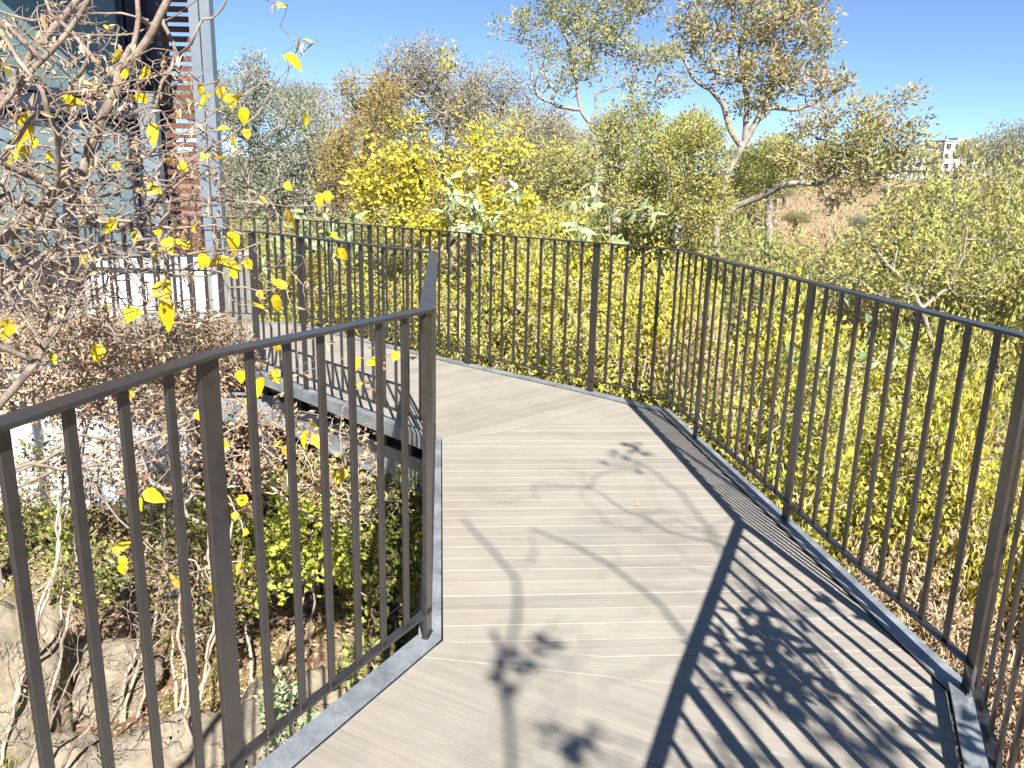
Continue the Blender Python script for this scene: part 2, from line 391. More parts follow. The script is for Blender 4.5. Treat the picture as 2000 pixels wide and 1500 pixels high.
BOARD_Z = -0.012
def boards(name, poly, ang, phase=0.0, pitch=0.1028, gap=0.0024):
    u = A([math.cos(ang), math.sin(ang)]); v = A([-u[1], u[0]])
    cs = [p @ v for p in poly]; m = MB()
    k0 = math.floor((min(cs) - phase) / pitch) - 1; k1 = math.ceil((max(cs) - phase) / pitch) + 1
    for k in range(k0, k1):
        a, b = phase + k * pitch + gap / 2, phase + (k + 1) * pitch - gap / 2
        pc = clip_poly(clip_poly([A(p, float) for p in poly], v, b), -v, -a)
        if len(pc) < 3: continue
        pc = [p for i, p in enumerate(pc) if np.linalg.norm(p - pc[i - 1]) > 1e-4]
        if len(pc) < 3: continue
        n = len(pc); c = sum(pc) / n; bev = 0.0009; z = BOARD_Z + random.Random(k).uniform(-0.0008, 0.0008)
        inner = []
        for p in pc:
            s_ = (p @ v); q_ = p.copy()
            if abs(s_ - a) < 1e-3: q_ = p + v * bev
            elif abs(s_ - b) < 1e-3: q_ = p - v * bev
            inner.append(q_)
        V = [[*p, z] for p in inner] + [[*p, z - bev * 1.4] for p in pc] + [[*p, z - 0.03] for p in pc]
        F = [list(range(n))]
        for i in range(n):
            j = (i + 1) % n; F += [[i, n + i, n + j, j], [n + i, 2 * n + i, 2 * n + j, n + j]]
        F.append(list(range(3 * n - 1, 2 * n - 1, -1)))
        m.ngon(V, F)
    return m.build(name, board_mat('decking_' + name, ang), walk)

li = offset(LEFT, -0.046); ri = offset(RIGHT, 0.046)       # inner edges of the steel channel
lj = offset(LEFT, -0.052); rj = offset(RIGHT, 0.052)
s1a, s1b = lj[4], rj[3]                                     # seam at P1 - C
s2a, s2b = lj[5], rj[6]                                     # seam at P2 - R2
def seam_off(a, b, d):
    t = (b - a) / np.linalg.norm(b - a); nn = A([-t[1], t[0]]); return a + nn * d, b + nn * d
ma, mb_ = seam_off(s1a, s1b, -0.105)
mitre_dir = math.atan2(*(s1b - s1a)[::-1])
def inter(p, d, q_, e):
    t = np.linalg.solve(np.c_[d, -e], q_ - p)[0]; return p + d * t
na = inter(ma, mb_ - ma, lj[3], lj[4] - lj[3]); nb = inter(ma, mb_ - ma, rj[2], rj[3] - rj[2])
near_poly = [na, lj[3], lj[2], lj[1], lj[0], rj[0], rj[1], rj[2], nb]
boards('near_boards', near_poly, math.radians(-28.6), 0.02)
boards('mitre_board', [s1a, na, nb, s1b], mitre_dir, (ma @ A([-math.sin(mitre_dir), math.cos(mitre_dir)])), pitch=0.1045)
eps = A([0, 0.002])
boards('middle_boards', [s1a + eps, s1b + eps, rj[4], rj[5], s2b - eps, s2a - eps], math.radians(4.8), 2.448 * math.cos(math.radians(4.8)) + 0.22 * math.sin(math.radians(4.8)))
s3a, s3b = lj[7], rj[10]
boards('far_boards', [s2a + eps, s2b + eps, rj[7], rj[8], rj[9], s3b, s3a, lj[6]], math.radians(44.5), 0.03)
boards('left_boards', [s3a - A([.003, 0]), s3b - A([.003, 0]), rj[11], lj[8]], math.radians(90), 0.0)

# galvanised channel round the deck edge: top flange, web, bottom flange
fm = MB()
for path, sgn in ((LEFT, -1), (RIGHT, 1)):
    inn, out = offset(path, sgn * 0.046), offset(path, -sgn * 0.030)
    ln = offset(path, sgn * 0.043)
    strip(fm, inn, out, -0.010, 0.0)
    strip(fm, offset(path, -sgn * 0.0305), offset(path, -sgn * 0.022), -0.085, -0.0102)
    strip(fm, offset(path, -sgn * 0.0215), offset(path, sgn * 0.03), -0.085, -0.077)
fm.build('edge_channel', GALV, walk)
# lower beams carrying the deck (seen under the inner edge), joists and posts down to the ground
bm_ = MB()
for a, b in ((P2 + A([0.10, 0.06]), G + A([.06, .09])), (G + A([.06, .09]), H + A([.06, .11])), (H + A([.06, .11]), IL + A([0, .11]))):
    d = b - a; L = np.linalg.norm(d); an = math.atan2(d[1], d[0]); c = (a + b) / 2
    bm_.box([*c, -0.215], [L, 0.10, 0.012], an); bm_.box([*c, -0.445], [L, 0.10, 0.012], an); bm_.box([*c, -0.33], [L - .01, 0.010, 0.218], an)
for a, b in ((P1 + A([.25, 0]), P2 + A([.3, 0])), (L0 + A([.3, 0]), P1 + A([.3, -.1])), (Cc - A([.25, 0]), R2 - A([.3, 0])), (D - A([.1, .25]), K + A([.25, -.25]))):
    d = b - a; L = np.linalg.norm(d); an = math.atan2(d[1], d[0]); c = (a + b) / 2
    bm_.box([*c, -0.215], [L, 0.10, 0.012], an); bm_.box([*c, -0.445], [L, 0.10, 0.012], an); bm_.box([*c, -0.33], [L - .01, 0.010, 0.218], an)
bm_.build('support_beam', GALV, walk)
jm = MB()
for t in np.linspace(0.02, 0.98, 9):
    for (a0, a1, b0, b1) in ((L0, P1, C2, Cc), (P1, P2, Cc, R2), (P2, H, R2, K)):
        a = a0 + (a1 - a0) * t; b = b0 + (b1 - b0) * t; d = b - a; L = np.linalg.norm(d) - 0.1
        jm.box([*((a + b) / 2), -0.125], [L, 0.05, 0.16], math.atan2(d[1], d[0]))
jm.build('joists', DARKSTEEL, walk)
for p in (P2 + A([-0.35, .50]), G + A([.10, .12]), H + A([0, .2]), A([-4.2, 6.6]), P1 + A([.4, .3]), Aa + A([-.4, 0]), Ee + A([-.1, -.5])):
    pm = MB(); z0 = float(gz(*p)) - 0.2
    pm.box([*p, (z0 - 0.452) / 2], [0.14, 0.010, -z0 - 0.452]); 
    pm.box([p[0] - .066, p[1], (z0 - 0.452) / 2], [0.010, 0.14, -z0 - 0.452]); pm.box([p[0] + .066, p[1], (z0 - 0.452) / 2], [0.010, 0.14, -z0 - 0.452])
    pm.build('support_post', DARKSTEEL, walk)

# ------------------------------------------------------------------ railings
RH = 1.10
_bar_mesh = {}
def put_bar(name, p, ang, wid, th, z0, z1, parent, weld=False):
    key = (name, wid, th, z0, z1)
    if key not in _bar_mesh:
        m = MB(); m.box([0, 0, (z1 - z0) / 2], [wid, th, z1 - z0])
        if weld: m.box([0, 0, 0.003], [wid * 0.98, th + 0.010, 0.006])
        o = m.build(name, PAINT, parent)
        bv = o.modifiers.new('edge', 'BEVEL'); bv.width = 0.0012; bv.segments = 1
        _bar_mesh[key] = o
    else:
        o = _bar_mesh[key].copy(); C.objects.link(o); o.parent = parent
    o.location = (p[0], p[1], z0); o.rotation_euler = (0, 0, ang)
    return o

def railing(name, label, path, posts, spacing=0.126, group=None):
    """flat top rail and thin bottom rail on flat posts; flat balusters. posts: indices of path nodes that carry a post"""
    root = thing(name, label, 'railing', group=group)
    m = MB(); strip(m, offset(path, 0.0245), offset(path, -0.0245), RH - 0.010, RH)
    o = m.build('top_rail', PAINT, root); bv = o.modifiers.new('edge', 'BEVEL'); bv.width = 0.0018; bv.segments = 2
    m = MB(); strip(m, offset(path, 0.015), offset(path, -0.015), 0.085, 0.094)
    m.build('bottom_rail', PAINT, root)
    n = len(path)
    for i in range(n):
        if i == 0: d = path[1] - path[0]
        elif i == n - 1: d = path[-1] - path[-2]
        else:
            a, b = path[i] - path[i - 1], path[i + 1] - path[i]; d = a / np.linalg.norm(a) + b / np.linalg.norm(b)
        an = math.atan2(d[1], d[0])
        if i in posts: put_bar('post', path[i], an, 0.058, 0.013, 0.0005, RH - 0.0105, root, True)
        elif 0 < i < n - 1: put_bar('baluster', path[i], an, 0.025, 0.009, 0.0945, RH - 0.0105, root)
        if i < n - 1:
            e = path[i + 1] - path[i]; L = np.linalg.norm(e); k = max(1, round(L / spacing)); an = math.atan2(e[1], e[0])
            for j in range(1, k): put_bar('baluster', path[i] + e * j / k, an, 0.025, 0.009, 0.0945, RH - 0.0105, root)
    return root

def along(a, b, t): return a + (b - a) * t
GR = 'dark flat-bar railings along the boardwalk'
railing('railing', 'dark railing on the left, bending at the corner post to follow the inner deck edge', [Lmm, Lm, L0, L1, P1, along(P1, P2, .53), P2, G, H, along(H, IL, .3), along(H, IL, .6), IL], {0, 1, 3, 4, 5, 6, 7, 8, 9, 10, 11}, group=GR)
railing('railing', 'long dark railing from the right foreground, turning along the deck edge before the yellow hedge', [Cmm, Cm, C2, Cc, Bb, Aa, R2, D, Ee, Ff, K], {0, 2, 3, 4, 5, 7, 8, 9, 10}, group=GR)
K0 = K + A([-0.036, 0.002])
railing('railing', 'farthest dark steel railing, running left in front of the white plinth', [K0, along(K, KL, .33), along(K, KL, .66), KL], {1, 2, 3}, spacing=0.145, group=GR)

# ------------------------------------------------------------------ building on the left
def building():
    b = thing('building', 'steel and glass building with red timber louvres behind the bare tree', 'building', (-4.2, 11.3, 0.33))
    fd = A([-0.55, -0.835]); fd /= np.linalg.norm(fd)          # along the facade, towards the camera
    o0 = A([-4.92, 11.9]); ang = math.atan2(fd[1], fd[0])
    def place(o):
        o.matrix_parent_inverse = b.matrix_world.inverted()
        o.location = o.location - b.location if False else o.location
        return o
    def part(name, mat, fn, parent=None):
        m = MB(); fn(m)
        V = [v - np.array(b.location) for v in m.v]; m.v = V
        return m.build(name, mat, parent or b)
    nrm = A([-fd[1], fd[0]])
    if nrm @ (A([0, 0]) - o0) < 0: nrm = -nrm                 # facade normal, to the camera side
    def at(t, z, off=0.0): p = o0 + fd * t + nrm * off; return [p[0], p[1], z]
    Z0, Z1 = 0.33, 4.05
    # column: steel channel pair with a dark groove
    cx, cyy = -4.24, 11.35
    col = part('column', GALV_COL, lambda m: (m.box([cx - 0.075, cyy, 2.4], [0.13, 0.16, 4.6]), m.box([cx + 0.075, cyy, 2.4], [0.13, 0.16, 4.6]), m.box([cx, cyy, 0.115], [0.36, 0.26, 0.03])))
    part('groove', DARKSTEEL, lambda m: m.box([cx, cyy + 0.02, 2.4], [0.025, 0.1, 4.55]), col)
    part('column', GALV_COL, lambda m: (m.box([-4.95, 11.15, 1.3], [0.22, 0.14, 2.55]),))
    # timber louvres
    def lou(m):
        for k in range(29): m.box([-4.62, 11.55, 0.45 + k * 0.125], [0.62, 0.03, 0.072])
    part('louvre_screen', TIMBER, lou)
    part('louvre_frame', FRAME, lambda m: (m.box([-4.94, 11.60, 2.2], [0.04, 0.08, 3.8]), m.box([-4.32, 11.60, 2.2], [0.03, 0.05, 3.8])))
    # facade
    part('wall', FRAME, lambda m: (m.box(at(0.32, 2.2, -0.05), [0.62, 0.12, 3.7], ang), m.box(at(3.6, 2.2, -0.5), [7.4, 0.5, 3.7], ang)))
    for (t0, t1, z0, z1, mt) in ((0.72, 2.3, 2.52, 3.85, GLASS_T), (2.42, 4.2, 2.52, 3.85, GLASS_T), (0.72, 1.62, 0.42, 2.18, GLASS_B), (1.70, 2.7, 0.42, 2.18, GLASS_B), (2.78, 4.2, 0.42, 2.18, GLASS_B)):
        wdw = part('window', mt, lambda m: m.box(at((t0 + t1) / 2, (z0 + z1) / 2, 0.0), [t1 - t0, 0.02, z1 - z0], ang))
        def fr(m):
            L = t1 - t0
            for zz in (z0, z1): m.box(at((t0 + t1) / 2, zz, 0.02), [L + 0.1, 0.08, 0.06], ang)
            for tt in (t0, t1): m.box(at(tt, (z0 + z1) / 2, 0.02), [0.055, 0.077, z1 - z0 - 0.062], ang)
        part('frame', FRAME, fr, wdw)
    part('beam', FRAME, lambda m: m.box(at(2.3, 2.35, 0.10), [4.4, 0.14, 0.2], ang))
    part('roof', SOFFIT, lambda m: (m.box([-6.75, 11.4, 4.42], [5.0, 4.6, 0.12]),))
    part('fascia', FRAME, lambda m: (m.box([-6.75, 9.08, 4.52], [5.04, 0.05, 0.34]), m.box([-4.22, 11.4, 4.52], [0.05, 4.6, 0.34])))
    part('terrace_slab', GREYPLASTER, lambda m: m.box([-7.0, 11.7, 0.345], [5.9, 1.9, 0.09]))
GALV_COL = simple('column_steel', [(0.13, 0.165, 0.20), (0.17, 0.205, 0.24)], 2.5, 0.5, metal=0.1)
building()
m = MB(); m.box([0.05, -0.4, -1.35], [5.8, 1.7, 3.1]); m.box([2.62, -1.4, -0.45], [0.5, 0.28, 1.2])
o = m.build('plinth_wall', WHITE); o.location = (-7.0, 12.1, 0.12); tag(o, 'white rendered plinth wall under the building, behind the far railing', 'wall')
o.modifiers.new('edge', 'BEVEL').width = 0.012
m = MB(); m.box([0, 0, 0.33], [3.0, 0.22, 0.84]); m.box([0, 0, 0.77], [3.04, 0.28, 0.05]); [m.box([q, 0.02, -0.5], [0.16, 0.16, 0.82]) for q in (-0.2, 1.3)]
o = m.build('retaining_wall', WHITE); o.location = (-3.95, 5.72, -0.92); o.rotation_euler = (0, 0, 0.05); tag(o, 'low sunlit white wall just in front of the inner deck edge, half hidden by dry shrubs', 'wall')

# ------------------------------------------------------------------ far houses
def house(px, Y, wid, hgt, floors, label, seed, rot=0.25):
    r = random.Random(seed)
    base = W(px, 372, Y); z = float(gz(base[0], base[1]))
    h = thing('house', label, 'house', (base[0], base[1], z), 'pale houses on the far hillside')
    h.rotation_euler = (0, 0, rot)
    dep = 10.0
    m = MB(); m.box([0, 0, hgt / 2 - 2], [wid, dep, hgt + 4]); 
    wl = m.build('wall', WHITE if r.random() < 0.7 else GREYPLASTER, h)
    m = MB(); m.box([0, 0, hgt + 0.2], [wid + 1.0, dep + 1.0, 0.4]); m.box([wid * 0.2, 0, hgt + 1.0], [wid * 0.35, dep * 0.5, 1.6])
    m.build('roof', GREYPLASTER, h)
    n = max(2, int(wid / 3.2)); fh = hgt / floors
    for fl in range(floors):
        for i in range(n):
            m = MB(); x = -wid / 2 + (i + 0.5) * wid / n
            ww = wid / n * (0.62 if (i + fl) % 2 else 0.4)
            m.box([x, -dep / 2 - 0.03, fl * fh + fh * 0.52], [ww, 0.12, fh * 0.5]); m.build('window', FRAME, h)
    m = MB(); m.box([0, -dep / 2 - 0.7, fh], [wid * 0.8, 1.4, 0.2]); m.box([0, -dep / 2 - 1.38, fh + 0.55], [wid * 0.8, 0.05, 0.9]); m.build('balcony', GREYPLASTER, h)
house(1845, 330, 15, 15, 4, 'tallest white block of flats on the far hillside, right of the gnarled tree', 1)
house(1765, 320, 13, 11, 3, 'white flat-roofed house on the far hillside left of the tallest block', 2, 0.1)
house(1690, 335, 15, 9, 2, 'long low white house on the far hillside seen through the big tree', 3)
house(1610, 330, 14, 8, 2, 'white house at the left end of the far row', 4, -0.1)
house(1905, 340, 14, 10, 3, 'pale house at the right end of the far row beside the dark green tree', 5)
m = MB()
fw0 = W(1540, 380, 270); fw1 = W(1930, 374, 270)
for k in range(40):
    a = fw0 + (fw1 - fw0) * k / 40; b_ = fw0 + (fw1 - fw0) * (k + 1) / 40; z = float(gz(a[0], a[1]))
    m.box([(a[0] + b_[0]) / 2, (a[1] + b_[1]) / 2, z + 0.6], [abs(b_[0] - a[0]) + .01, 0.3, 2.4]);
    m.box([a[0], a[1] - .3, z + 0.9], [0.5, 0.5, 3.2])
o = m.build('boundary_wall', GREYPLASTER); tag(o, 'long grey boundary wall at the foot of the far houses', 'wall')

# ------------------------------------------------------------------ plants: growth and leaves
def perp(v, r):
    a = r.normal(size=3); a -= v * (a @ v) / (v @ v + 1e-9); return a / (np.linalg.norm(a) + 1e-9)

class Plant:
    """branches grown from given limbs to given twig ends; each twig leaves the nearest older wood"""
    def __init__(s, seed, cap=60000):
        s.r = np.random.default_rng(seed); s.P = np.zeros((cap, 3)); s.par = np.full(cap, -1); s.R = np.zeros(cap); s.n = 0
        s.chains = []; s.tips = []
    def node(s, p, par, rad=0.0):
        i = s.n; s.P[i] = p; s.par[i] = par; s.R[i] = rad; s.n += 1; return i
    def limb(s, pts, r0, r1, wig=0.03, start=None, step=0.12):
        """hand-placed limb"""
        pts = [np.asarray(p, float) for p in pts]; L = [np.linalg.norm(b - a) for a, b in zip(pts, pts[1:])]; T = sum(L)
        par = -1 if start is None else start; ids = [] if start is None else [start]; acc = 0
        off = np.zeros(3)
        for k, (a, b) in enumerate(zip(pts, pts[1:])):
            m = max(2, int(L[k] / step))
            for j in range(m + (k == len(L) - 1)):
                if start is not None and k == 0 and j == 0: continue
                t = j / m; off = off * 0.7 + s.r.normal(size=3) * wig * 0.5
                f = (acc + t * L[k]) / T
                par = s.node(a + (b - a) * t + off * (1 if (k or j) else 0), par, r0 + (r1 - r0) * f); ids.append(par)
            acc += L[k]
        s.chains.append(ids); return ids
    def nearest(s, t, zbias=0.0, root=None):
        d = s.P[:s.n] - t; q = np.einsum('ij,ij->i', d, d)
        if zbias: q = q * (1 + zbias * np.clip(d[:, 2], 0, None))
        return int(np.argmin(q))
    def grow(s, targets, step=0.1, wig=0.25, droop=0.0, origin=None, minlen=0.0, zbias=0.6, tiprad=0.0):
        targets = np.asarray(targets, float)
        o = s.P[0] if origin is None else np.asarray(origin)
        order = np.argsort(np.linalg.norm(targets - o, axis=1))
        for ti in order:
            t = targets[ti]; j = s.nearest(t, zbias); a = s.P[j]; d = t - a; L = np.linalg.norm(d)
            if L < 1e-3: continue
            m = max(2, int(L / step)); ids = [j]; par = j
            q = perp(d / L, s.r) * L * wig * s.r.uniform(0.3, 1); ph = s.r.uniform(0.35, 0.65)
            q2 = perp(d / L, s.r) * L * wig * 0.4
            for k in range(1, m + 1):
                u = k / m
                p = a + d * u + q * math.sin(math.pi * u ** (ph * 2)) + q2 * math.sin(2 * math.pi * u)
                p[2] -= droop * L * u * (1 - u)
                par = s.node(p, par); ids.append(par)
            s.chains.append(ids); s.tips.append(par)
    def finish(s, rt, pw=0.42, rmax=9):
        c = np.zeros(s.n)
        for t in s.tips: c[t] += 1
        for i in range(s.n - 1, -1, -1):
            c[i] = max(c[i], 1)
            if s.par[i] >= 0: c[s.par[i]] += c[i]
        # nodes count as one twig end each, so normalise by typical chain length
        rr = np.minimum(rt * c ** pw, rmax)
        s.R[:s.n] = np.where(s.R[:s.n] > 0, s.R[:s.n], rr)
    def wood(s, name, mat, parent=None, thin=3, minr=0.0):
        m = MB()
        for ids in s.chains:
            P = s.P[ids]; R = s.R[ids].copy()
            if len(ids) > 1 and R[0] > R[1] * 1.6: R[0] = R[1] * 1.3
            k = 3 if R[0] < 0.006 else (5 if R[0] < 0.02 else 8)
            if R[0] < minr: continue
            m.tube(P, R, max(k, thin))
        return m.build(name, mat, parent, smooth=True)

def leaves(P, Dr, length, width, r, m=None, fold=0.25, up=0.6, heart=False, droop=0.0, curl=0.0, face=None):
    """leaf blades at P pointing along Dr. simple: two folded triangles; heart: rounder eight-sided blade"""
    n = len(P); m = m or MB()
    Dr = Dr / (np.linalg.norm(Dr, axis=1)[:, None] + 1e-9)
    Dr[:, 2] -= droop; Dr /= (np.linalg.norm(Dr, axis=1)[:, None] + 1e-9)
    N = r.normal(size=(n, 3)) * 0.8 + np.array([0, 0, up]) + SUNN * up * 0.6
    if face is not None: N = N * 0.55 + np.asarray(face)
    N -= Dr * np.einsum('ij,ij->i', N, Dr)[:, None]; N /= np.linalg.norm(N, axis=1)[:, None] + 1e-9
    S = np.cross(Dr, N)
    Ls = length * r.uniform(0.6, 1.25, n)[:, None]; Ws = width * r.uniform(0.7, 1.2, n)[:, None] / 2
    tip = P + Dr * Ls - N * Ls * curl
    if not heart:
        mid = P + Dr * Ls * 0.45 - N * Ls * curl * 0.1
        Lf = mid + S * Ws + N * Ws * fold; Rt = mid - S * Ws + N * Ws * fold
        V = np.stack([P, Lf, tip, Rt], 1).reshape(-1, 3)
        i = np.arange(n)[:, None] * 4
        F = np.concatenate([i + [[0, 1, 2]], i + [[0, 2, 3]]])
        m.add(V, F)
    else:
        pts = [P, tip]; prof = ((0.04, 0.55), (0.28, 1.0), (0.6, 0.78), (0.84, 0.34))
        mids = [P + Dr * Ls * 0.3, P + Dr * Ls * 0.65 - N * Ls * curl * 0.35]
        a = [P + Dr * Ls * u - N * Ls * curl * u * u + S * Ws * w_ + N * Ws * fold * w_ for u, w_ in prof]
        b = [P + Dr * Ls * u - N * Ls * curl * u * u - S * Ws * w_ + N * Ws * fold * w_ for u, w_ in prof]
        V = np.stack([P, tip, *mids, *a, *b], 1).reshape(-1, 3)     # 0 base 1 tip 2,3 mid 4-7 left 8-11 right
        i = np.arange(n)[:, None] * 12
        F3 = [[0, 5, 2], [0, 4, 5], [2, 5, 6], [2, 6, 3], [3, 6, 7], [3, 7, 1], [0, 2, 9], [0, 9, 8], [2, 10, 9], [2, 3, 10], [3, 11, 10], [3, 1, 11]]
        m.add(V, np.concatenate([i + [f] for f in F3]))
    return m

def leaf_clumps(centres, per, rad, length, width, r, m=None, axis=None, **kw):
    n = len(centres) * per
    c = np.repeat(centres, per, axis=0)
    d = r.normal(size=(n, 3)); d /= np.linalg.norm(d, axis=1)[:, None]
    off = d * (rad * r.uniform(0.15, 1.0, n) ** 0.6)[:, None]
    P = c + off
    Dr = d * 0.8 + r.normal(size=(n, 3)) * 0.4 + (np.repeat(axis, per, axis=0) * 0.8 if axis is not None else 0)
    return leaves(P, Dr, length, width, r, m, **kw)

def in_ellipsoids(ells, n, r, shell=0.5, shrink=1.0):
    """n points in a union of ellipsoids (cx,cy,cz,rx,ry,rz), denser towards the skin"""
    ells = np.array(ells, float); ells[:, 3:] *= shrink; wv = ells[:, 3] * ells[:, 4] * ells[:, 5]; wv = wv ** 0.72; wv /= wv.sum()
    k = r.choice(len(ells), n, p=wv)
    d = r.normal(size=(n, 3)); d /= np.linalg.norm(d, axis=1)[:, None]
    q = r.uniform(0, 1, n) ** (1 / 3); q = np.where(r.uniform(0, 1, n) < shell, r.uniform(0.75, 1.05, n), q)
    return ells[k, :3] + d * q[:, None] * ells[k, 3:]

def EL(px, py, Y, rx, ry, rd):
    c = W(px, py, Y); k = Y / FPX
    return [c[0], c[1], c[2], rx * k, rd, ry * k]

def ground_pt(p, dz=-0.15): return np.array([p[0], p[1], float(gz(p[0], p[1])) + dz])

def tree(name, label, cat, Y, limbs, ells, n, per, rad, ll, lw, leafm, barkm, seed, rt=0.006, trunk=None, group=None, shell=0.5, step=0.25, wig=0.25, zb=0.6, pw=0.40, rmax=0.25, up=0.6, fold=0.25, rd=None, minr=0.0, heart=False, droop=0.0, part='foliage', trunkname='trunk', cap=90000):
    """limbs: list of (pixel polyline [(px,py[,Y])], r0, r1); first one is the trunk, continued down to the ground"""
    p = Plant(seed, cap); r = p.r
    first = True
    for pts, r0, r1 in limbs:
        q = [W(a[0], a[1], a[2] if len(a) > 2 else Y) for a in pts]
        if first:
            g = ground_pt(q[0]) if trunk is None else ground_pt(trunk); base = g
            q = [g] + q; p.limb(q, r0 * 1.25, r1, wig=step * 0.12, step=step * 0.6); first = False
        else:
            j = p.nearest(q[0]); p.limb([p.P[j]] + q[1:] if np.linalg.norm(p.P[j] - q[0]) < 0.25 else [p.P[j]] + q, r0, r1, wig=step * 0.12, start=j, step=step * 0.6)
    T = in_ellipsoids(ells, n, r, shell, 0.78 if name == 'gnarled_tree' else 1.0)
    p.grow(T, step=step, wig=wig, zbias=zb, origin=base)
    p.finish(rt, pw, rmax)
    o = thing(name, label, cat, base, group)
    for ch in (p.P,): ch[:p.n] -= base
    p.wood(trunkname, barkm, o, minr=minr)
    tips = p.P[p.tips]; par = p.P[p.par[p.tips]]; ax = tips - par; ax /= np.linalg.norm(ax, axis=1)[:, None] + 1e-9
    m = leaf_clumps(tips, per, rad, ll, lw, r, axis=ax, up=up, fold=fold, heart=heart, droop=droop)
    m.build(part, leafm, o)
    return o, p

# ------------------------------------------------------------------ the two gnarled trees against the sky
Y1 = 13.0
gn, _ = tree('gnarled_tree', 'tall gnarled tree right of centre with a pale bent trunk and loose yellow green crown', 'tree', Y1,
    [([(1392, 560), (1398, 440), (1412, 400), (1418, 345), (1442, 300), (1462, 262), (1480, 232), (1502, 210)], 0.09, 0.045),
     ([(1450, 285), (1425, 245), (1412, 205), (1385, 175), (1350, 150), (1335, 118)], 0.06, 0.025),
     ([(1480, 235), (1498, 180), (1532, 130), (1560, 90), (1583, 60)], 0.06, 0.02),
     ([(1450, 270), (1462, 190), (1450, 120), (1430, 60), (1425, -10)], 0.05, 0.02),
     ([(1502, 212), (1560, 215), (1615, 190), (1650, 170)], 0.045, 0.015),
     ([(1400, 430), (1440, 402), (1500, 378, 12.7), (1530, 360, 12.5), (1562, 356, 12.4), (1605, 360, 12.3), (1640, 340, 12.2)], 0.062, 0.03),
     ([(1562, 352, 12.4), (1568, 308, 12.4), (1600, 292, 12.3)], 0.035, 0.015),
     ([(1640, 340, 12.2), (1690, 300, 12.2), (1735, 262, 12.1), (1790, 228, 12)], 0.035, 0.012)],
    [EL(1385, 85, Y1, 48, 42, .6), EL(1450, 50, Y1, 60, 50, .8), EL(1540, 50, Y1, 60, 50, .8), EL(1605, 42, Y1, 38, 40, .5), EL(1345, 45, Y1, 40, 45, .5),
     EL(1500, 135, Y1, 60, 45, .7), EL(1415, 135, Y1, 50, 36, .6), EL(1470, 195, Y1, 45, 25, .5), EL(1560, 150, Y1, 55, 35, .6), EL(1620, 165, Y1, 45, 26, .5), EL(1600, 95, Y1, 36, 30, .5),
     EL(1590, 240, 12.5, 50, 36, .5), EL(1650, 265, 12.2, 55, 40, .5), EL(1705, 215, 12.2, 45, 28, .4), EL(1765, 195, 12.2, 38, 22, .4), EL(1740, 265, 12.2, 50, 30, .5),
     EL(1690, 320, 12.2, 60, 34, .5), EL(1610, 320, 12.4, 45, 26, .4), EL(1800, 240, 12, 22, 16, .3), EL(1420, -30, Y1, 90, 40, .9), EL(1560, -30, Y1, 80, 40, .9), EL(1650, 375, 12.2, 60, 22, .4), EL(1650, 215, 12.3, 40, 24, .4), EL(1700, 265, 12.2, 60, 40, .5), EL(1760, 310, 12.1, 60, 34, .5), EL(1640, 310, 12.2, 60, 40, .5), EL(1560, 300, 12.4, 40, 34, .4), EL(1800, 300, 12, 40, 34, .4), EL(1720, 350, 12, 70, 26, .4)],
    900, 17, 0.16, 0.095, 0.034, L_OLIVE, B_GREY, 11, rt=0.0042, step=0.17, wig=0.3, pw=0.36, rmax=0.05)
Y2 = 17.0
tree('gnarled_tree', 'airy tree left of the gnarled one, thin dark limbs spreading against the sky', 'tree', Y2,
    [([(1160, 420), (1165, 300), (1152, 243), (1135, 215), (1128, 190), (1125, 150), (1110, 100), (1102, 50)], 0.085, 0.025),
     ([(1152, 243), (1165, 215), (1162, 185), (1195, 172), (1205, 140), (1200, 110)], 0.04, 0.015),
     ([(1130, 222), (1090, 210), (1050, 190), (1040, 160), (1035, 110)], 0.045, 0.02),
     ([(1085, 190), (1087, 178), (1070, 150), (1055, 130), (1035, 85), (985, 80)], 0.04, 0.012),
     ([(1190, 285), (1225, 240), (1235, 220), (1230, 185), (1245, 140), (1290, 115)], 0.05, 0.015),
     ([(1165, 95), (1195, 55), (1240, 40), (1265, 20)], 0.03, 0.012)],
    [EL(1030, 45, Y2, 34, 32, .6), EL(1058, 95, Y2, 32, 30, .6), EL(1098, 25, Y2, 34, 30, .8), EL(1130, 62, Y2, 36, 32, .8), EL(1155, 10, Y2, 44, 30, .8), EL(1180, 75, Y2, 34, 34, .8),
     EL(1215, 20, Y2, 44, 30, .8), EL(1258, 8, Y2, 26, 32, .6), EL(1130, 120, Y2, 40, 30, .8), EL(1165, 140, Y2, 30, 26, .7), EL(1218, 90, Y2, 28, 28, .7), EL(1248, 105, Y2, 34, 22, .6), EL(1290, 105, Y2, 36, 22, .6),
     EL(1065, 160, Y2, 30, 26, .6), EL(1100, 165, Y2, 26, 20, .6), EL(1280, 150, Y2, 32, 24, .6), EL(1320, 105, Y2, 24, 20, .5), EL(975, 55, Y2, 16, 14, .3), EL(1320, 165, Y2, 34, 24, .6), EL(1230, 160, Y2, 26, 20, .6), EL(1240, -35, Y2, 120, 40, 1.2), EL(1085, -20, Y2, 60, 36, 1)],
    480, 19, 0.20, 0.105, 0.036, L_OLIVE, B_GREY, 12, rt=0.0045, step=0.22, wig=0.32, pw=0.34, rmax=0.05)
E1 = 31.0
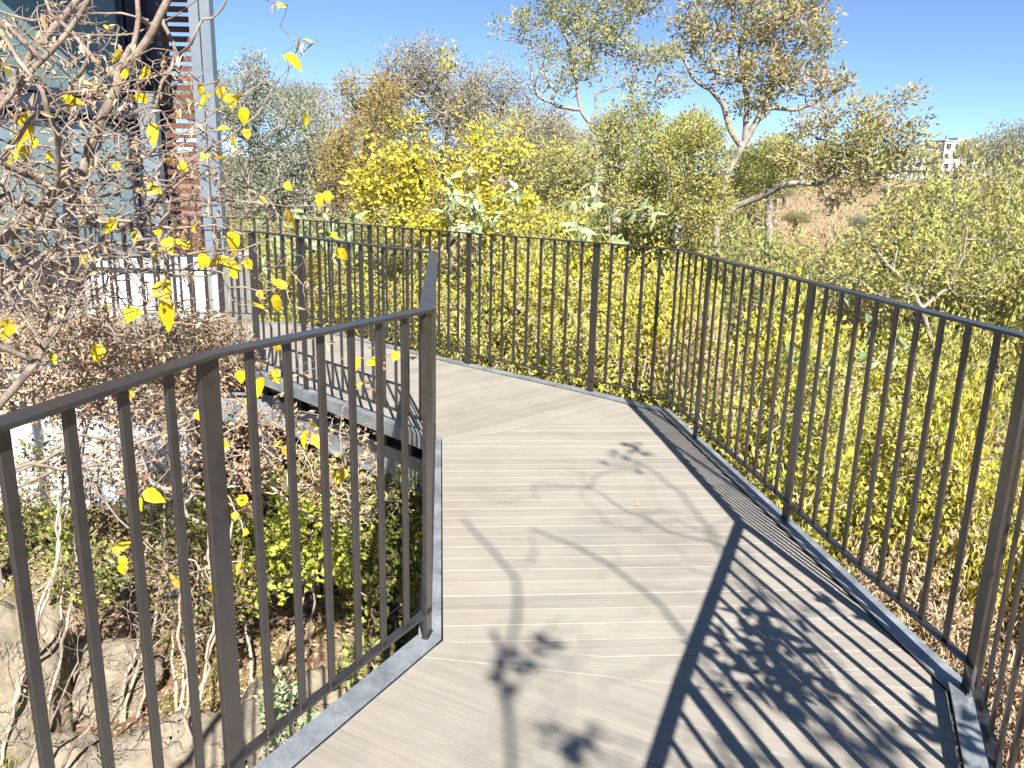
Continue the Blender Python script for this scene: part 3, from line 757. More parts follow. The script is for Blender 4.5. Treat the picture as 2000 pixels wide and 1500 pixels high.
def mass(name, label, Y, ells, n, per, rad, ll, lw, leafm, barkm, seed, trunk_px, group=None, rt=0.02, cat='tree', **kw):
    c = ells[0]
    tp = W(trunk_px[0], trunk_px[1], Y)
    lb = [([(trunk_px[0], trunk_px[1]), (trunk_px[0] + 5, trunk_px[1] - 70)], 0.008 * Y, 0.004 * Y)]
    return tree(name, label, cat, Y, lb, ells, n, per, rad, ll, lw, leafm, barkm, seed, rt=rt, step=0.02 * Y, wig=0.2, pw=0.35, rmax=0.0035 * Y, group=group, shell=0.75, **kw)[0]
mass('eucalyptus_tree', 'grey green gum tree standing just right of the building column', E1,
     [EL(478, 165, E1, 46, 55, 1.3), EL(520, 240, E1, 62, 60, 1.8), EL(588, 290, E1, 52, 60, 1.6), EL(465, 300, E1, 50, 70, 1.6), EL(540, 350, E1, 80, 60, 2), EL(640, 350, E1, 50, 60, 1.5), EL(450, 380, E1, 60, 60, 1.5), EL(560, 420, E1, 90, 50, 1.5), EL(600, 235, E1, 26, 20, .7)],
     520, 52, 0.55, 0.17, 0.05, L_EUC, B_GREY, 21, (540, 450), group='gum trees beyond the hedge')
mass('eucalyptus_tree', 'large grey brown gum tree behind the yellow shrub, rounded crown against the sky', 38,
     [EL(790, 140, 38, 48, 42, 2), EL(835, 128, 38, 42, 34, 2), EL(880, 180, 38, 52, 50, 2), EL(810, 205, 38, 60, 50, 2), EL(760, 180, 38, 30, 28, 1.2), EL(870, 260, 38, 70, 60, 2), EL(790, 300, 38, 80, 60, 2), EL(840, 350, 38, 120, 60, 2)],
     520, 50, 0.62, 0.17, 0.055, L_GREYBROWN, B_GREY, 22, (835, 420), group='gum trees beyond the hedge')
mass('eucalyptus_tree', 'grey brown gum tree between the rounded gum crown and the airy tree', 40,
     [EL(965, 165, 40, 40, 38, 1.6), EL(935, 205, 40, 45, 40, 1.6), EL(1000, 200, 40, 38, 36, 1.6), EL(980, 260, 40, 70, 50, 2), EL(1060, 260, 40, 60, 40, 2), EL(1110, 300, 40, 60, 40, 2), EL(1000, 340, 40, 110, 50, 2)],
     440, 50, 0.66, 0.17, 0.055, L_GREYBROWN, B_GREY, 23, (1000, 400), group='gum trees beyond the hedge')
mass('eucalyptus_tree', 'thin grey gum tree in the gap between the green gum and the russet tree', 44,
     [EL(640, 215, 44, 34, 24, 1.5), EL(670, 250, 44, 50, 36, 2), EL(640, 290, 44, 50, 40, 2), EL(700, 300, 44, 60, 50, 2), EL(620, 340, 44, 70, 60, 2)],
     300, 44, 0.7, 0.18, 0.055, L_GREYBROWN, B_GREY, 24, (660, 400), group='gum trees beyond the hedge')
mass('russet_tree', 'small russet brown leaved tree left of the yellow shrub spires', 19,
     [EL(695, 175, 19, 38, 26, .7), EL(740, 215, 19, 46, 34, .8), EL(760, 175, 19, 30, 22, .6), EL(700, 285, 19, 44, 40, .8), EL(735, 320, 19, 52, 40, .9), EL(650, 300, 19, 30, 30, .6), EL(680, 370, 19, 60, 50, .9), EL(780, 360, 19, 60, 60, .9)],
     420, 30, 0.26, 0.10, 0.035, L_RUSSET, B_DARK, 25, (722, 430), rt=0.008)
mass('russet_tree', 'russet tinged tree filling the gap below the airy tree', 22,
     [EL(1000, 280, 22, 45, 50, 1), EL(1050, 330, 22, 60, 50, 1), EL(1110, 340, 22, 60, 50, 1), EL(940, 270, 22, 30, 40, .8), EL(1180, 350, 22, 60, 40, 1), EL(1230, 340, 22, 50, 45, 1), EL(1280, 390, 22, 70, 50, 1)],
     420, 30, 0.32, 0.10, 0.035, L_OLIVE, B_GREY, 26, (1090, 430), rt=0.008)
mass('olive_shrub', 'dense dome of olive yellow foliage left of the gnarled trunk', 11.5,
     [EL(1325, 262, 11.5, 72, 34, .7), EL(1285, 300, 11.5, 52, 44, .6), EL(1370, 300, 11.5, 52, 44, .6), EL(1320, 345, 11.5, 88, 46, .8), EL(1260, 390, 11.5, 60, 46, .7), EL(1360, 400, 11.5, 60, 46, .7)],
     470, 34, 0.15, 0.06, 0.026, L_OLIVE, B_GREY, 27, (1325, 430), cat='shrub', rt=0.004)

mass('small_tree', 'loose olive yellow tree filling the gap between the two gnarled trees', 14,
     [EL(1230, 240, 14, 50, 40, .6), EL(1265, 200, 14, 30, 26, .4), EL(1190, 280, 14, 46, 36, .6), EL(1150, 330, 14, 60, 40, .6), EL(1245, 310, 14, 60, 44, .6), EL(1080, 330, 14, 50, 44, .6)],
     330, 20, 0.17, 0.075, 0.032, L_OLIVE, B_GREY, 28, (1200, 430), cat='tree', rt=0.004)
mass('small_tree', 'loose olive yellow tree right of the gnarled trunk, above its low limb', 15,
     [EL(1520, 300, 15, 46, 34, .6), EL(1570, 330, 15, 50, 34, .6), EL(1480, 340, 15, 50, 40, .6), EL(1450, 400, 15, 60, 44, .6)],
     260, 20, 0.17, 0.075, 0.032, L_OLIVE, B_GREY, 29, (1500, 430), cat='tree', rt=0.004)

tree('twiggy_tree', 'half bare small tree beyond the right railing, grey forked limbs and thin olive leaves', 'tree', 8.0,
    [([(1830, 720), (1800, 600), (1780, 565), (1745, 528), (1717, 500), (1698, 465)], 0.045, 0.014),
     ([(1830, 560), (1822, 517), (1800, 490), (1782, 467), (1790, 440)], 0.016, 0.006),
     ([(1745, 528), (1750, 480), (1740, 440), (1752, 400)], 0.014, 0.005),
     ([(1800, 600), (1850, 560), (1880, 500), (1890, 450), (1870, 405), (1862, 370)], 0.02, 0.006),
     ([(1890, 470), (1925, 470), (1965, 480), (2010, 488)], 0.012, 0.006),
     ([(1862, 372), (1890, 340), (1930, 345), (1987, 385)], 0.008, 0.004)],
    [EL(1700, 470, 8, 50, 34, .3), EL(1650, 520, 8, 50, 30, .3), EL(1760, 420, 8, 50, 36, .3), EL(1800, 490, 8, 50, 34, .3), EL(1870, 390, 8, 60, 40, .3), EL(1940, 360, 8, 60, 34, .3), EL(1960, 460, 8, 60, 40, .3), EL(1900, 540, 8, 60, 40, .3), EL(1740, 560, 8, 60, 30, .3)],
    420, 9, 0.11, 0.06, 0.026, L_OLIVE, B_GREY, 14, rt=0.0024, step=0.11, wig=0.3, pw=0.36, rmax=0.02)

# ------------------------------------------------------------------ yellow shrub with spires
Yy = 9.6
tree('yellow_shrub', 'tall bright yellow leaved shrub with thin leafy spires behind the far railing', 'shrub', Yy,
    [([(880, 520), (870, 420), (860, 330), (870, 250), (880, 170), (872, 92)], 0.035, 0.005),
     ([(870, 420), (810, 330), (800, 250), (812, 205)], 0.022, 0.006),
     ([(880, 480), (950, 380), (985, 300), (1010, 232)], 0.022, 0.005),
     ([(860, 330), (905, 260), (900, 190)], 0.015, 0.004),
     ([(820, 380), (760, 300), (735, 262)], 0.016, 0.005)],
    [EL(800, 265, Yy, 40, 42, .3), EL(770, 330, Yy, 58, 48, .4), EL(850, 330, Yy, 50, 50, .4), EL(950, 290, Yy, 34, 34, .3), EL(930, 350, Yy, 60, 50, .4), EL(1000, 300, Yy, 30, 34, .3), EL(880, 410, Yy, 110, 50, .5), EL(760, 400, Yy, 60, 50, .4),
     EL(875, 130, Yy, 7, 40, .05), EL(890, 185, Yy, 12, 25, .08), EL(905, 250, Yy, 14, 20, .1), EL(1008, 250, Yy, 8, 25, .06), EL(737, 265, Yy, 14, 16, .1), EL(980, 420, Yy, 80, 50, .5), EL(700, 350, Yy, 22, 30, .2)],
    430, 13, 0.11, 0.064, 0.040, L_YELLOW, B_DARK, 31, rt=0.0028, step=0.12, wig=0.2, pw=0.34, rmax=0.02, droop=0.5, heart=True, fold=0.18)

# ------------------------------------------------------------------ big pale leaved plants
def bigleaf(label, px, py, Y, n, seed, sc=1.0):
    p = Plant(seed, 8000); r = p.r; top = W(px, py, Y); g = ground_pt(top + np.array([0.1, 0.1, 0]))
    p.limb([g, (g + top) / 2 + np.array([0.1, 0, 0]), top], 0.02, 0.008, wig=0.01, step=0.1)
    T = top + r.normal(size=(n, 3)) * np.array([0.28, 0.2, 0.2]) * sc
    p.grow(T, step=0.08, wig=0.15, origin=g); p.finish(0.003, 0.4, 0.02)
    o = thing('broadleaf_plant', label, 'plant', g, 'broad pale leaved plants in the hedge'); p.P[:p.n] -= g
    p.wood('stem', B_GREY, o)
    tips = p.P[p.tips]
    m = leaf_clumps(tips, 6, 0.05, 0.17 * sc, 0.062 * sc, r, heart=True, droop=0.35, curl=0.3, up=0.8)
    m.build('foliage', L_BIG, o); return o
bigleaf('grey green broad leaved plant left of the tall shrub spires, above the inner railing', 650, 450, 9.5, 20, 41, 0.85)
bigleaf('pale green broad leaved plant in the middle of the yellow hedge top', 925, 395, 8.8, 22, 42, 0.85)
bigleaf('pale broad leaved plant poking above the far railing at its middle post', 1190, 425, 8.3, 12, 43, 0.9)
bigleaf('broad leaved plant beyond the right railing between two wide posts', 1660, 690, 5.6, 12, 44, 0.6)
bigleaf('broad pale leaves low beside the inner railing at far left', 575, 470, 10.2, 12, 45, 0.9)

# ------------------------------------------------------------------ hedge and shrub kinds (built once, then copied)
def proto_shrub(name, part, label, cat, group, h, rad, n, per, clump, ll, lw, leafm, barkm, seed, tipr=0.0022, heart=False, up=0.3, flat=0.9, nst=5, curl=0.0, droop=0.0, shell=0.7):
    p = Plant(seed, 40000); r = p.r
    for k in range(nst):
        a = r.uniform(0, 6.28); q = rad * r.uniform(0.2, 0.6)
        b0 = np.array([0.15 * math.cos(a), 0.15 * math.sin(a), 0]); t = np.array([q * math.cos(a), q * math.sin(a), h * r.uniform(0.6, 0.85)])
        p.limb([b0, (b0 + t) / 2 + r.normal(size=3) * 0.12, t], 0.022, 0.008, wig=0.03, step=0.12)
    ells = []
    for k in range(12):
        a = r.uniform(0, 6.28); q = rad * r.uniform(0.1, 0.72); zz = h * r.uniform(0.35, 0.88)
        s_ = rad * r.uniform(0.28, 0.5); ells.append([q * math.cos(a), q * math.sin(a), zz, s_, s_, s_ * flat])
    T = in_ellipsoids(ells, n, r, shell); T[:, 2] = np.clip(T[:, 2], 0.1, None)
    p.grow(T, step=0.12, wig=0.3, origin=[0, 0, 0]); p.finish(tipr, 0.36, 0.02)
    o = thing(name, label, cat, (0, 0, 0), group)
    p.wood('stem', barkm, o)
    tips = p.P[p.tips]; ax = tips - p.P[p.par[p.tips]]; ax /= np.linalg.norm(ax, axis=1)[:, None] + 1e-9
    leaf_clumps(tips, per, clump, ll, lw, r, axis=ax, up=up, heart=heart, curl=curl, droop=droop).build(part, leafm, o)
    return o

GH = 'fine leaved yellow hedge shrubs outside the railing'
GO = 'olive green shrubs filling the valley on the right'
GD = 'dry twiggy bushes below the right railing'
hedge = proto_shrub('hedge_shrub', 'foliage', '', 'shrub', GH, 3.1, 1.0, 640, 20, 0.15, 0.054, 0.033, L_HEDGE, B_TAN, 51, tipr=0.003)
hedge2 = proto_shrub('hedge_shrub', 'foliage', '', 'shrub', GH, 2.6, 0.9, 560, 19, 0.14, 0.052, 0.032, L_HEDGE, B_TAN, 52, tipr=0.003)
olive = proto_shrub('valley_shrub', 'foliage', '', 'shrub', GO, 3.0, 1.4, 400, 22, 0.13, 0.062, 0.031, L_OLIVE, B_GREY, 53, tipr=0.003, shell=0.6)
green = proto_shrub('valley_shrub', 'foliage', '', 'shrub', GO, 2.8, 1.3, 400, 22, 0.13, 0.060, 0.032, L_GREEN, B_GREY, 54, tipr=0.003, shell=0.6)
dryb = proto_shrub('dry_bush', 'dry_leaves', '', 'bush', GD, 1.9, 0.9, 950, 6, 0.10, 0.045, 0.020, L_TAN, B_TAN, 55, tipr=0.0024, curl=0.4)
yel = proto_shrub('yellow_climber', 'foliage', '', 'shrub', 'bright yellow leafy shoots in the hedge', 2.6, 0.55, 150, 9, 0.13, 0.062, 0.040, L_YELLOW, B_TAN, 56, heart=True, droop=0.5)

PLACED = []
NTH = 'leftmost,second from the left,third from the left,fourth from the left,fifth from the left,sixth from the left,seventh from the left,eighth from the left,ninth from the left,tenth from the left,eleventh from the left,twelfth from the left,middle,fourteenth from the left,fifteenth from the left,sixteenth from the left,seventeenth from the left,eighteenth from the left,nineteenth from the left,twentieth from the left,21st from the left,22nd from the left,23rd from the left'.split(',')
used = set()
def put(proto, x, y, top, sc, label, rot=None, sx=1.0, hgt=None):
    """stand a shrub on the ground with its top at height top"""
    g = float(gz(x, y)) - 0.1; rot = float(rng.uniform(0, 6.28)) if rot is None else rot
    hgt = PH[proto.name]; s = (top - g) / hgt
    if proto.name not in used:
        used.add(proto.name); proto.location = (x, y, g); proto.rotation_euler = (0, 0, rot); proto.scale = (sc, sc, s); proto['label'] = label; PLACED.append(proto); return proto
    o = dup(proto, (x, y, g), rot, (sc, sc, s), label); PLACED.append(o); return o
PH = {hedge.name: 3.1, hedge2.name: 2.6, olive.name: 3.0, green.name: 2.8, dryb.name: 1.9, yel.name: 2.6}

LH = 'fine yellow green shrub in the tall hedge behind the far railing'
for i, (x, y, top, sc) in enumerate([(-2.3, 9.9, 0.55, 1.0), (-1.2, 9.0, 0.6, 0.95), (-0.3, 8.1, 0.75, 0.95), (0.6, 7.4, 0.8, 0.95), (1.35, 6.75, 0.62, 0.85), (-0.6, 9.8, 1.0, 1.1), (0.4, 9.0, 1.15, 1.1), (1.3, 8.2, 1.05, 1.1), (2.1, 7.5, 0.85, 1.0), (1.95, 6.0, 0.45, 0.8), (-1.7, 11.0, 0.9, 1.1)]):
    put(hedge if i % 2 else hedge2, x, y, top, sc, LH)
LH2 = 'low yellow shrub crowding the foot of the far railing'
for i, (x, y, top, sc) in enumerate([(-1.75, 8.95, -0.35, 0.75), (-0.85, 8.15, -0.3, 0.8), (0.0, 7.35, -0.25, 0.8), (0.75, 6.7, -0.3, 0.8), (1.45, 6.0, -0.3, 0.7), (1.95, 5.1, -0.35, 0.75), (-3.2, 9.6, 0.0, 0.8), (-4.2, 9.5, -0.4, 0.8)]):
    put(hedge2 if i % 2 else hedge, x, y, top, sc, LH2)
LH3 = 'yellow green hedge shrub outside the right railing'
for i, (x, y, top, sc) in enumerate([(2.5, 5.2, 0.2, 0.85), (2.75, 4.9, -0.1, 0.7), (3.2, 4.6, -0.05, 0.9), (3.0, 6.4, 0.4, 1.0), (3.6, 5.6, 0.15, 1.0), (3.9, 4.4, -0.2, 0.9), (2.9, 7.9, 0.8, 1.0)]):
    put(hedge if i % 2 else hedge2, x, y, top, sc, LH3)
LO = 'olive green shrub in the valley beyond the right railing'
for i, (x, y, top, sc) in enumerate([(4.4, 7.6, 0.1, 0.8), (5.6, 9.5, 0.45, 0.85), (3.9, 9.6, 0.8, 0.8), (5.0, 12.0, 0.6, 0.9), (7.2, 12.2, 0.9, 0.9), (4.9, 6.2, -0.35, 0.75), (6.4, 7.6, 0.1, 0.8), (10.2, 15.0, 2.1, 1.4), (7.0, 15.5, 0.9, 1.3), (3.1, 11.2, 0.9, 1.1), (2.3, 12.6, 1.0, 1.2), (9.0, 10.8, 1.3, 1.1), (11.5, 17.5, 2.6, 1.5), (5.4, 17.0, 0.4, 1.2), (12.5, 14.0, 2.2, 1.3)]):
    put((olive, green)[i % 2], x, y, top, sc, LO)
LM = 'medium shrub on the slope behind the hedge'
for i, (px, Y, py, sc) in enumerate([(470, 16, 470, 1.5), (560, 15, 455, 1.4), (650, 14, 440, 1.3), (740, 13, 430, 1.3), (830, 13.5, 415, 1.3), (920, 13, 410, 1.3), (1010, 13.5, 400, 1.3), (1100, 13, 395, 1.3), (1190, 13.5, 400, 1.3), (1280, 13, 420, 1.3), (1370, 12.5, 455, 1.2), (1450, 13.5, 470, 1.2),
      (440, 22, 430, 2), (600, 22, 415, 2), (1060, 20, 350, 1.8), (1150, 21, 350, 1.8), (1240, 20, 360, 1.8), (1330, 20, 370, 1.8), (1420, 22, 390, 1.7), (1500, 20, 440, 1.4), (1580, 17, 490, 1.3), (1490, 15, 520, 1.2), (380, 13, 520, 1.3)]):
    p = W(px, py, Y); put((green, olive, hedge)[i % 3], p[0], p[1], p[2], sc, LM)
LR = 'large leafy shrub near the right edge'
for i, (px, Y, py, sc) in enumerate([(1880, 13, 325, 1.2), (1965, 12, 320, 1.2), (1820, 14, 365, 1.1), (2040, 11, 340, 1.3), (1900, 10, 420, 1.2), (1990, 9, 440, 1.2), (1700, 11, 490, .75), (1620, 11.5, 520, .8), (2080, 8, 480, 1.0), (1850, 8, 575, .7)]):
    p = W(px, py, Y); put((green, olive)[i % 2], p[0], p[1], p[2], sc, LR)
LD = 'dry tan twiggy bush outside the right railing'
for i, (x, y, top, sc) in enumerate([(2.15, 3.1, -0.55, 0.9), (2.15, 2.2, -0.8, 0.9), (2.9, 2.7, -0.5, 1.0), (2.15, 4.0, -0.5, 0.8), (1.95, 1.3, -1.0, 0.9), (1.98, 4.35, -0.35, 0.62), (1.98, 3.55, -0.45, 0.62), (2.45, 3.95, -0.2, 0.75), (2.05, 2.85, -0.6, 0.62), (2.75, 3.3, -0.2, .8), (3.2, 4.1, 0.0, .8)]):
    put(dryb, x, y, top, sc, LD)
for x, y, top, sc, lb in [(3.0, 5.1, 0.55, 0.55, 'bright yellow leafy shoot beyond the right railing, near its nearest wide posts'), (2.75, 4.3, 0.1, 0.5, 'lower bright yellow leafy shoot beyond the right railing'), (0.1, 8.0, 0.95, 0.6, 'bright yellow shoot topping the hedge behind the far railing at its middle'), (1.5, 7.4, 0.9, 0.6, 'bright yellow shoot topping the hedge near the corner of the far railing'), (-2.0, 9.6, 0.7, 0.9, 'bright yellow shoot at the left end of the hedge')]:
    put(yel, x, y, top, sc, lb)

# ------------------------------------------------------------------ far trees
ft = mass('far_tree', 'dark green far tree at the right edge of the view', 60, [EL(1975, 285, 60, 45, 35, 2.4), EL(1930, 300, 60, 34, 28, 2), EL(2030, 290, 60, 50, 40, 3), EL(1990, 340, 60, 60, 36, 3)], 260, 60, 0.8, 0.22, 0.08, L_EUC, B_DARK, 61, (1985, 400), group='far trees along the horizon')
ft2 = mass('far_tree', 'pale green rounded far tree behind the gnarled trunk', 75, [EL(1510, 300, 75, 34, 26, 2.4), EL(1470, 310, 75, 40, 26, 2), EL(1545, 325, 75, 40, 26, 3), EL(1500, 345, 75, 70, 24, 3)], 240, 60, 0.9, 0.26, 0.09, L_GREEN, B_DARK, 62, (1505, 370), group='far trees along the horizon')
LF = 'far tree on the hazy skyline'
i = 0
for px, Y, s in [(420, 130, 1.5), (600, 150, 1.6), (740, 120, 1.3), (900, 140, 1.5), (1080, 130, 1.3), (1200, 150, 1.4), (1340, 170, 1.5), (1440, 140, 0.9), (1600, 240, 1.0), (1660, 250, .9), (1880, 240, 1.2), (1960, 200, 1.1), (2050, 150, 1.2), (300, 160, 1.7), (150, 150, 1.7), (0, 150, 1.7), (-200, 140, 1.7), (1520, 255, 1.2), (2200, 180, 1.5)]:
    p = W(px, 380, Y); g = ground_pt(p, -0.3); src = ft if i % 2 else ft2
    PLACED.append(dup(src, g, rng.uniform(0, 6.28), s, LF)); i += 1
for px, Y, sc_ in [(1560, 95, .42), (1625, 120, .4), (1685, 90, .36), (1735, 140, .5), (1600, 160, .55), (1780, 110, .45), (1530, 130, .5)]:
    p = W(px, 400, Y); PLACED.append(dup((ft, ft2)[Y % 2], ground_pt(p, -0.2), rng.uniform(0, 6.28), (sc_ * 1.2, sc_ * 1.2, sc_ * .7), 'small bush on the reddish field', 'bushes dotted over the far field'))
def number_labels():
    by = {}
    for o in PLACED: by.setdefault(o['label'], []).append(o)
    for lb, os_ in by.items():
        if len(os_) < 2: continue
        os_.sort(key=lambda o: (o.location[0] / max(o.location[1], 0.5)))
        for k, o in enumerate(os_):
            o['label'] = lb + (', ' + NTH[k] if k < len(os_) - 1 else ', rightmost of its row')
number_labels()

# ------------------------------------------------------------------ bare tree on the left
YB = 2.9
bt = Plant(71, 160000); r_ = bt.r
base = ground_pt((-3.05, 2.3))
trunk_ids = bt.limb([base, base + np.array([0.1, .1, .9]), [-2.75, 2.55, 0.1], [-2.7, 2.6, 1.2], [-2.75, 2.7, 2.2], [-2.4, 2.8, 3.1]], 0.075, 0.035, wig=0.02, step=0.1)
def bl(pts, r0, r1, link=True):
    q = [W(a[0], a[1], a[2] if len(a) > 2 else YB) for a in pts]
    if link:
        j = bt.nearest(q[0]); bt.limb([bt.P[j]] + q, r0, r1, wig=0.0045, start=j, step=0.06)
    return q
bl([(-120, 560), (0, 465), (88, 402), (115, 371), (165, 332), (175, 283), (195, 241), (214, 207), (228, 180), (230, 143)], 0.027, 0.017)
bl([(230, 143), (276, 99), (299, 62), (331, -5), (350, -60)], 0.016, 0.012)
bl([(-80, 900, 2.8), (0, 790, 2.8), (21, 767, 2.8), (70, 705, 2.8), (100, 645), (140, 580), (168, 526), (200, 470), (215, 440)], 0.021, 0.010)
bl([(100, 645), (70, 560), (20, 500), (-30, 440)], 0.012, 0.010)
bl([(-60, 250, 3.1), (20, 180, 3.1), (53, 120, 3.1), (69, 92, 3.1), (92, 69, 3.1), (147, 7, 3.1), (190, -60, 3.1)], 0.018, 0.012)
bl([(-70, 290, 2.5), (0, 210, 2.5), (69, 129, 2.5), (97, 99, 2.5), (129, 64, 2.5), (160, 20, 2.5), (190, -40, 2.5)], 0.011, 0.008)
bl([(230, 143), (198, 136), (161, 87), (129, 53), (97, 23), (80, -20)], 0.011, 0.006)
bl([(-60, -10, 2.4), (0, 64, 2.4), (23, 92, 2.4), (46, 133, 2.4), (78, 175, 2.4), (92, 221, 2.4), (110, 264, 2.5), (115, 345, 2.6), (100, 400, 2.7)], 0.009, 0.007)
bl([(230, 140), (250, 105), (264, 87), (269, 35), (265, -30)], 0.012, 0.008)
bl([(290, 50, 3.0), (317, 35, 3.0), (329, 64, 3.0), (345, 99, 3.0), (336, 129, 3.0), (317, 156, 3.0), (306, 195, 3.0), (290, 240, 3.0)], 0.009, 0.005)
bl([(345, 110, 3.0), (373, 85), (391, 46), (396, 37), (414, 37), (437, 12), (450, -20)], 0.006, 0.004)
bl([(165, 332), (133, 406), (175, 427), (280, 437), (340, 445), (420, 440), (470, 455)], 0.010, 0.004)
bl([(280, 437), (350, 330), (451, 266), (508, 217), (546, 147), (592, 101), (620, 78)], 0.006, 0.0022)
bl([(133, 406), (168, 371), (280, 301), (371, 252), (420, 217), (480, 182), (530, 150)], 0.006, 0.002)
bl([(200, 440), (300, 395), (409, 389), (490, 395), (560, 406), (648, 406)], 0.005, 0.0018)
bl([(200, 470), (245, 480), (350, 504), (420, 490), (472, 490), (542, 462)], 0.007, 0.002)
bl([(-60, 380, 2.6), (0, 322, 2.6), (35, 280, 2.6), (60, 235, 2.6), (105, 190, 2.6), (150, 176, 2.6), (220, 165, 2.6), (300, 150, 2.7)], 0.009, 0.003)
bl([(-80, 640, 2.6), (0, 560, 2.6), (60, 520, 2.7), (120, 470, 2.8)], 0.012, 0.008)
bl([(-90, 60, 3.3), (0, 20, 3.3), (60, 40, 3.2), (150, 30, 3.2), (240, 25, 3.1), (295, 38, 3.1)], 0.008, 0.004)
bl([(560, 10, 3.2), (548, 50, 3.2), (575, 80, 3.1), (592, 101, 3.0)], 0.002, 0.0024)
bl([(-100, 1000, 2.6), (0, 935, 2.6), (90, 900, 2.6), (160, 850, 2.7), (250, 870, 2.8), (330, 840, 2.9), (420, 800, 3.0)], 0.010, 0.004)
bl([(-100, 960, 2.3), (0, 930, 2.3), (60, 905, 2.3), (120, 915, 2.35), (200, 905, 2.4)], 0.009, 0.005)
bl([(-100, 1020, 2.9), (60, 940, 2.9), (150, 900, 2.9), (190, 960, 2.9), (230, 1010, 2.9), (300, 1075, 2.9)], 0.008, 0.004)
for k in range(15):
    x0, y0 = r_.uniform(-70, 150), r_.uniform(-20, 720); a_ = r_.uniform(-1.0, 0.55); Lp = r_.uniform(160, 380); Yb = r_.uniform(2.4, 3.5)
    pts, x, y = [], x0, y0
    for q in range(5):
        pts.append((x, y, Yb)); a_ += r_.normal() * 0.16; x += math.cos(a_) * Lp / 4; y += math.sin(a_) * Lp / 4
        if x > 470 or (x > 330 and y > 560): break
    if len(pts) > 2: bl(pts, r_.uniform(0.004, 0.008), 0.002)
BL = [(276, 143, 1.4), (252, 145, .8), (189, 166, 1), (147, 191, 1.1), (289, 194, 1.2), (297, 240, 1.2), (352, 217, .9), (397, 166, .9), (415, 180, 1.2), (432, 168, .9), (441, 185, .8), (471, 187, .9), (458, 210, 1), (472, 210, 1), (451, 252, 1), (455, 262, .8), (480, 252, .8), (423, 312, 1.5), (325, 317, 1.1), (366, 325, 1), (287, 364, 1.3), (224, 331, .8), (556, 357, .9), (507, 383, .9), (563, 408, 1.5), (627, 378, .9), (640, 373, .9), (648, 383, 1), (448, 451, 1.7), (224, 425, 1.1), (163, 490, 1.2), (145, 502, .9), (269, 451, 1), (282, 472, 1.2), (325, 465, 1.2), (350, 465, 1.2), (388, 483, .8), (420, 504, 1.3), (434, 507, 1.2), (423, 516, 1.3), (406, 499, 1.2), (481, 507, .9), (448, 530, 1), (584, 72, 1.1), (592, 78, 1), (549, 107, .9), (560, 105, 1), (595, 220, .8), (563, 224, .8), (539, 7, .7), (311, 550, 1.8), (325, 585, 2.0), (308, 610, 1.8), (268, 602, 1.6), (21, 624, 1.5), (196, 673, 1.6), (514, 596, 1.2), (560, 563, 1), (504, 568, .9), (480, 505, .9), (539, 575, 1), (542, 669, 1.1), (560, 669, 1.2), (532, 722, 1.6), (514, 736, 1.5), (469, 722, 1.2), (658, 487, 1.1), (668, 491, 1.1), (640, 455, .8), (30, 240, 1.2), (45, 262, 1.3), (55, 285, 1.2), (25, 290, 1.1), (65, 245, 1.1), (120, 190, 1.2), (135, 178, 1.1), (90, 300, .8), (240, 100, .8), (230, 95, .8), (205, 55, .9), (362, 145, .8), (15, 490, 1.1), (30, 493, 1), (300, 505, .9), (340, 430, .9), (60, 430, 1), (110, 330, .9), (10, 120, 1), (380, 440, .9), (200, 600, 1), (100, 690, 1)]
BL += [(int(r_.uniform(0, 440)), int(r_.uniform(60, 560)), r_.uniform(.5, .9)) for k in range(8)]
leafpts = np.array([W(a, b, YB + r_.uniform(-.25, .25)) for a, b, c in BL])
def px_cloud(px, py, rx, ry, Y0, Y1, n, r):
    a = r.uniform(0, 6.283, n); q = np.sqrt(r.uniform(0, 1, n)); Ys = r.uniform(Y0, Y1, n)
    return np.array([W(px + rx * q_ * math.cos(a_), py + ry * q_ * math.sin(a_), y_) for a_, q_, y_ in zip(a, q, Ys)])
T = np.concatenate([leafpts, px_cloud(110, 220, 190, 230, 2.3, 3.6, 1150, r_), px_cloud(60, 480, 170, 170, 2.4, 3.8, 850, r_), px_cloud(300, 300, 130, 220, 2.6, 3.6, 620, r_), px_cloud(400, 400, 120, 150, 2.7, 3.6, 300, r_),
    px_cloud(450, 240, 90, 130, 2.8, 3.3, 45, r_), px_cloud(180, 560, 200, 130, 2.5, 3.6, 380, r_), px_cloud(330, 600, 160, 100, 2.8, 3.8, 110, r_), px_cloud(520, 560, 90, 110, 2.8, 3.4, 40, r_), px_cloud(580, 680, 70, 70, 2.7, 3.2, 14, r_)])
bt.grow(T, step=0.05, wig=0.10, zbias=0.2, origin=W(-60, 400, 2.8))
bt.finish(0.00115, 0.37, 0.013)
bare = thing('bare_tree', 'nearly bare tree with twisted grey pink branches filling the left of the view', 'tree', base)
bt.P[:bt.n] -= base; bt.wood('trunk', B_BARE, bare, thin=4)
n = len(leafpts); sz = np.array([c for _, _, c in BL])
P = leafpts - base
Dr = r_.normal(size=(n, 3)) * 0.7 + np.array([0.1, 0.1, -0.75])
m = MB()
for i in range(n):
    leaves(P[i:i + 1], Dr[i:i + 1].copy(), 0.058 * sz[i], 0.040 * sz[i], r_, m, fold=0.22, heart=True, up=0.25, curl=float(r_.uniform(-.1, .35)), face=(0.1, -0.55, 0.2))
m.build('yellow_leaves', L_BRIGHT, bare)
tips = bt.P[np.array(bt.tips)]; sel = tips[r_.choice(len(tips), 460, replace=False)]
leaf_clumps(sel, 2, 0.02, 0.034, 0.014, r_, curl=0.5, droop=0.4).build('dry_leaves', L_TAN, bare)

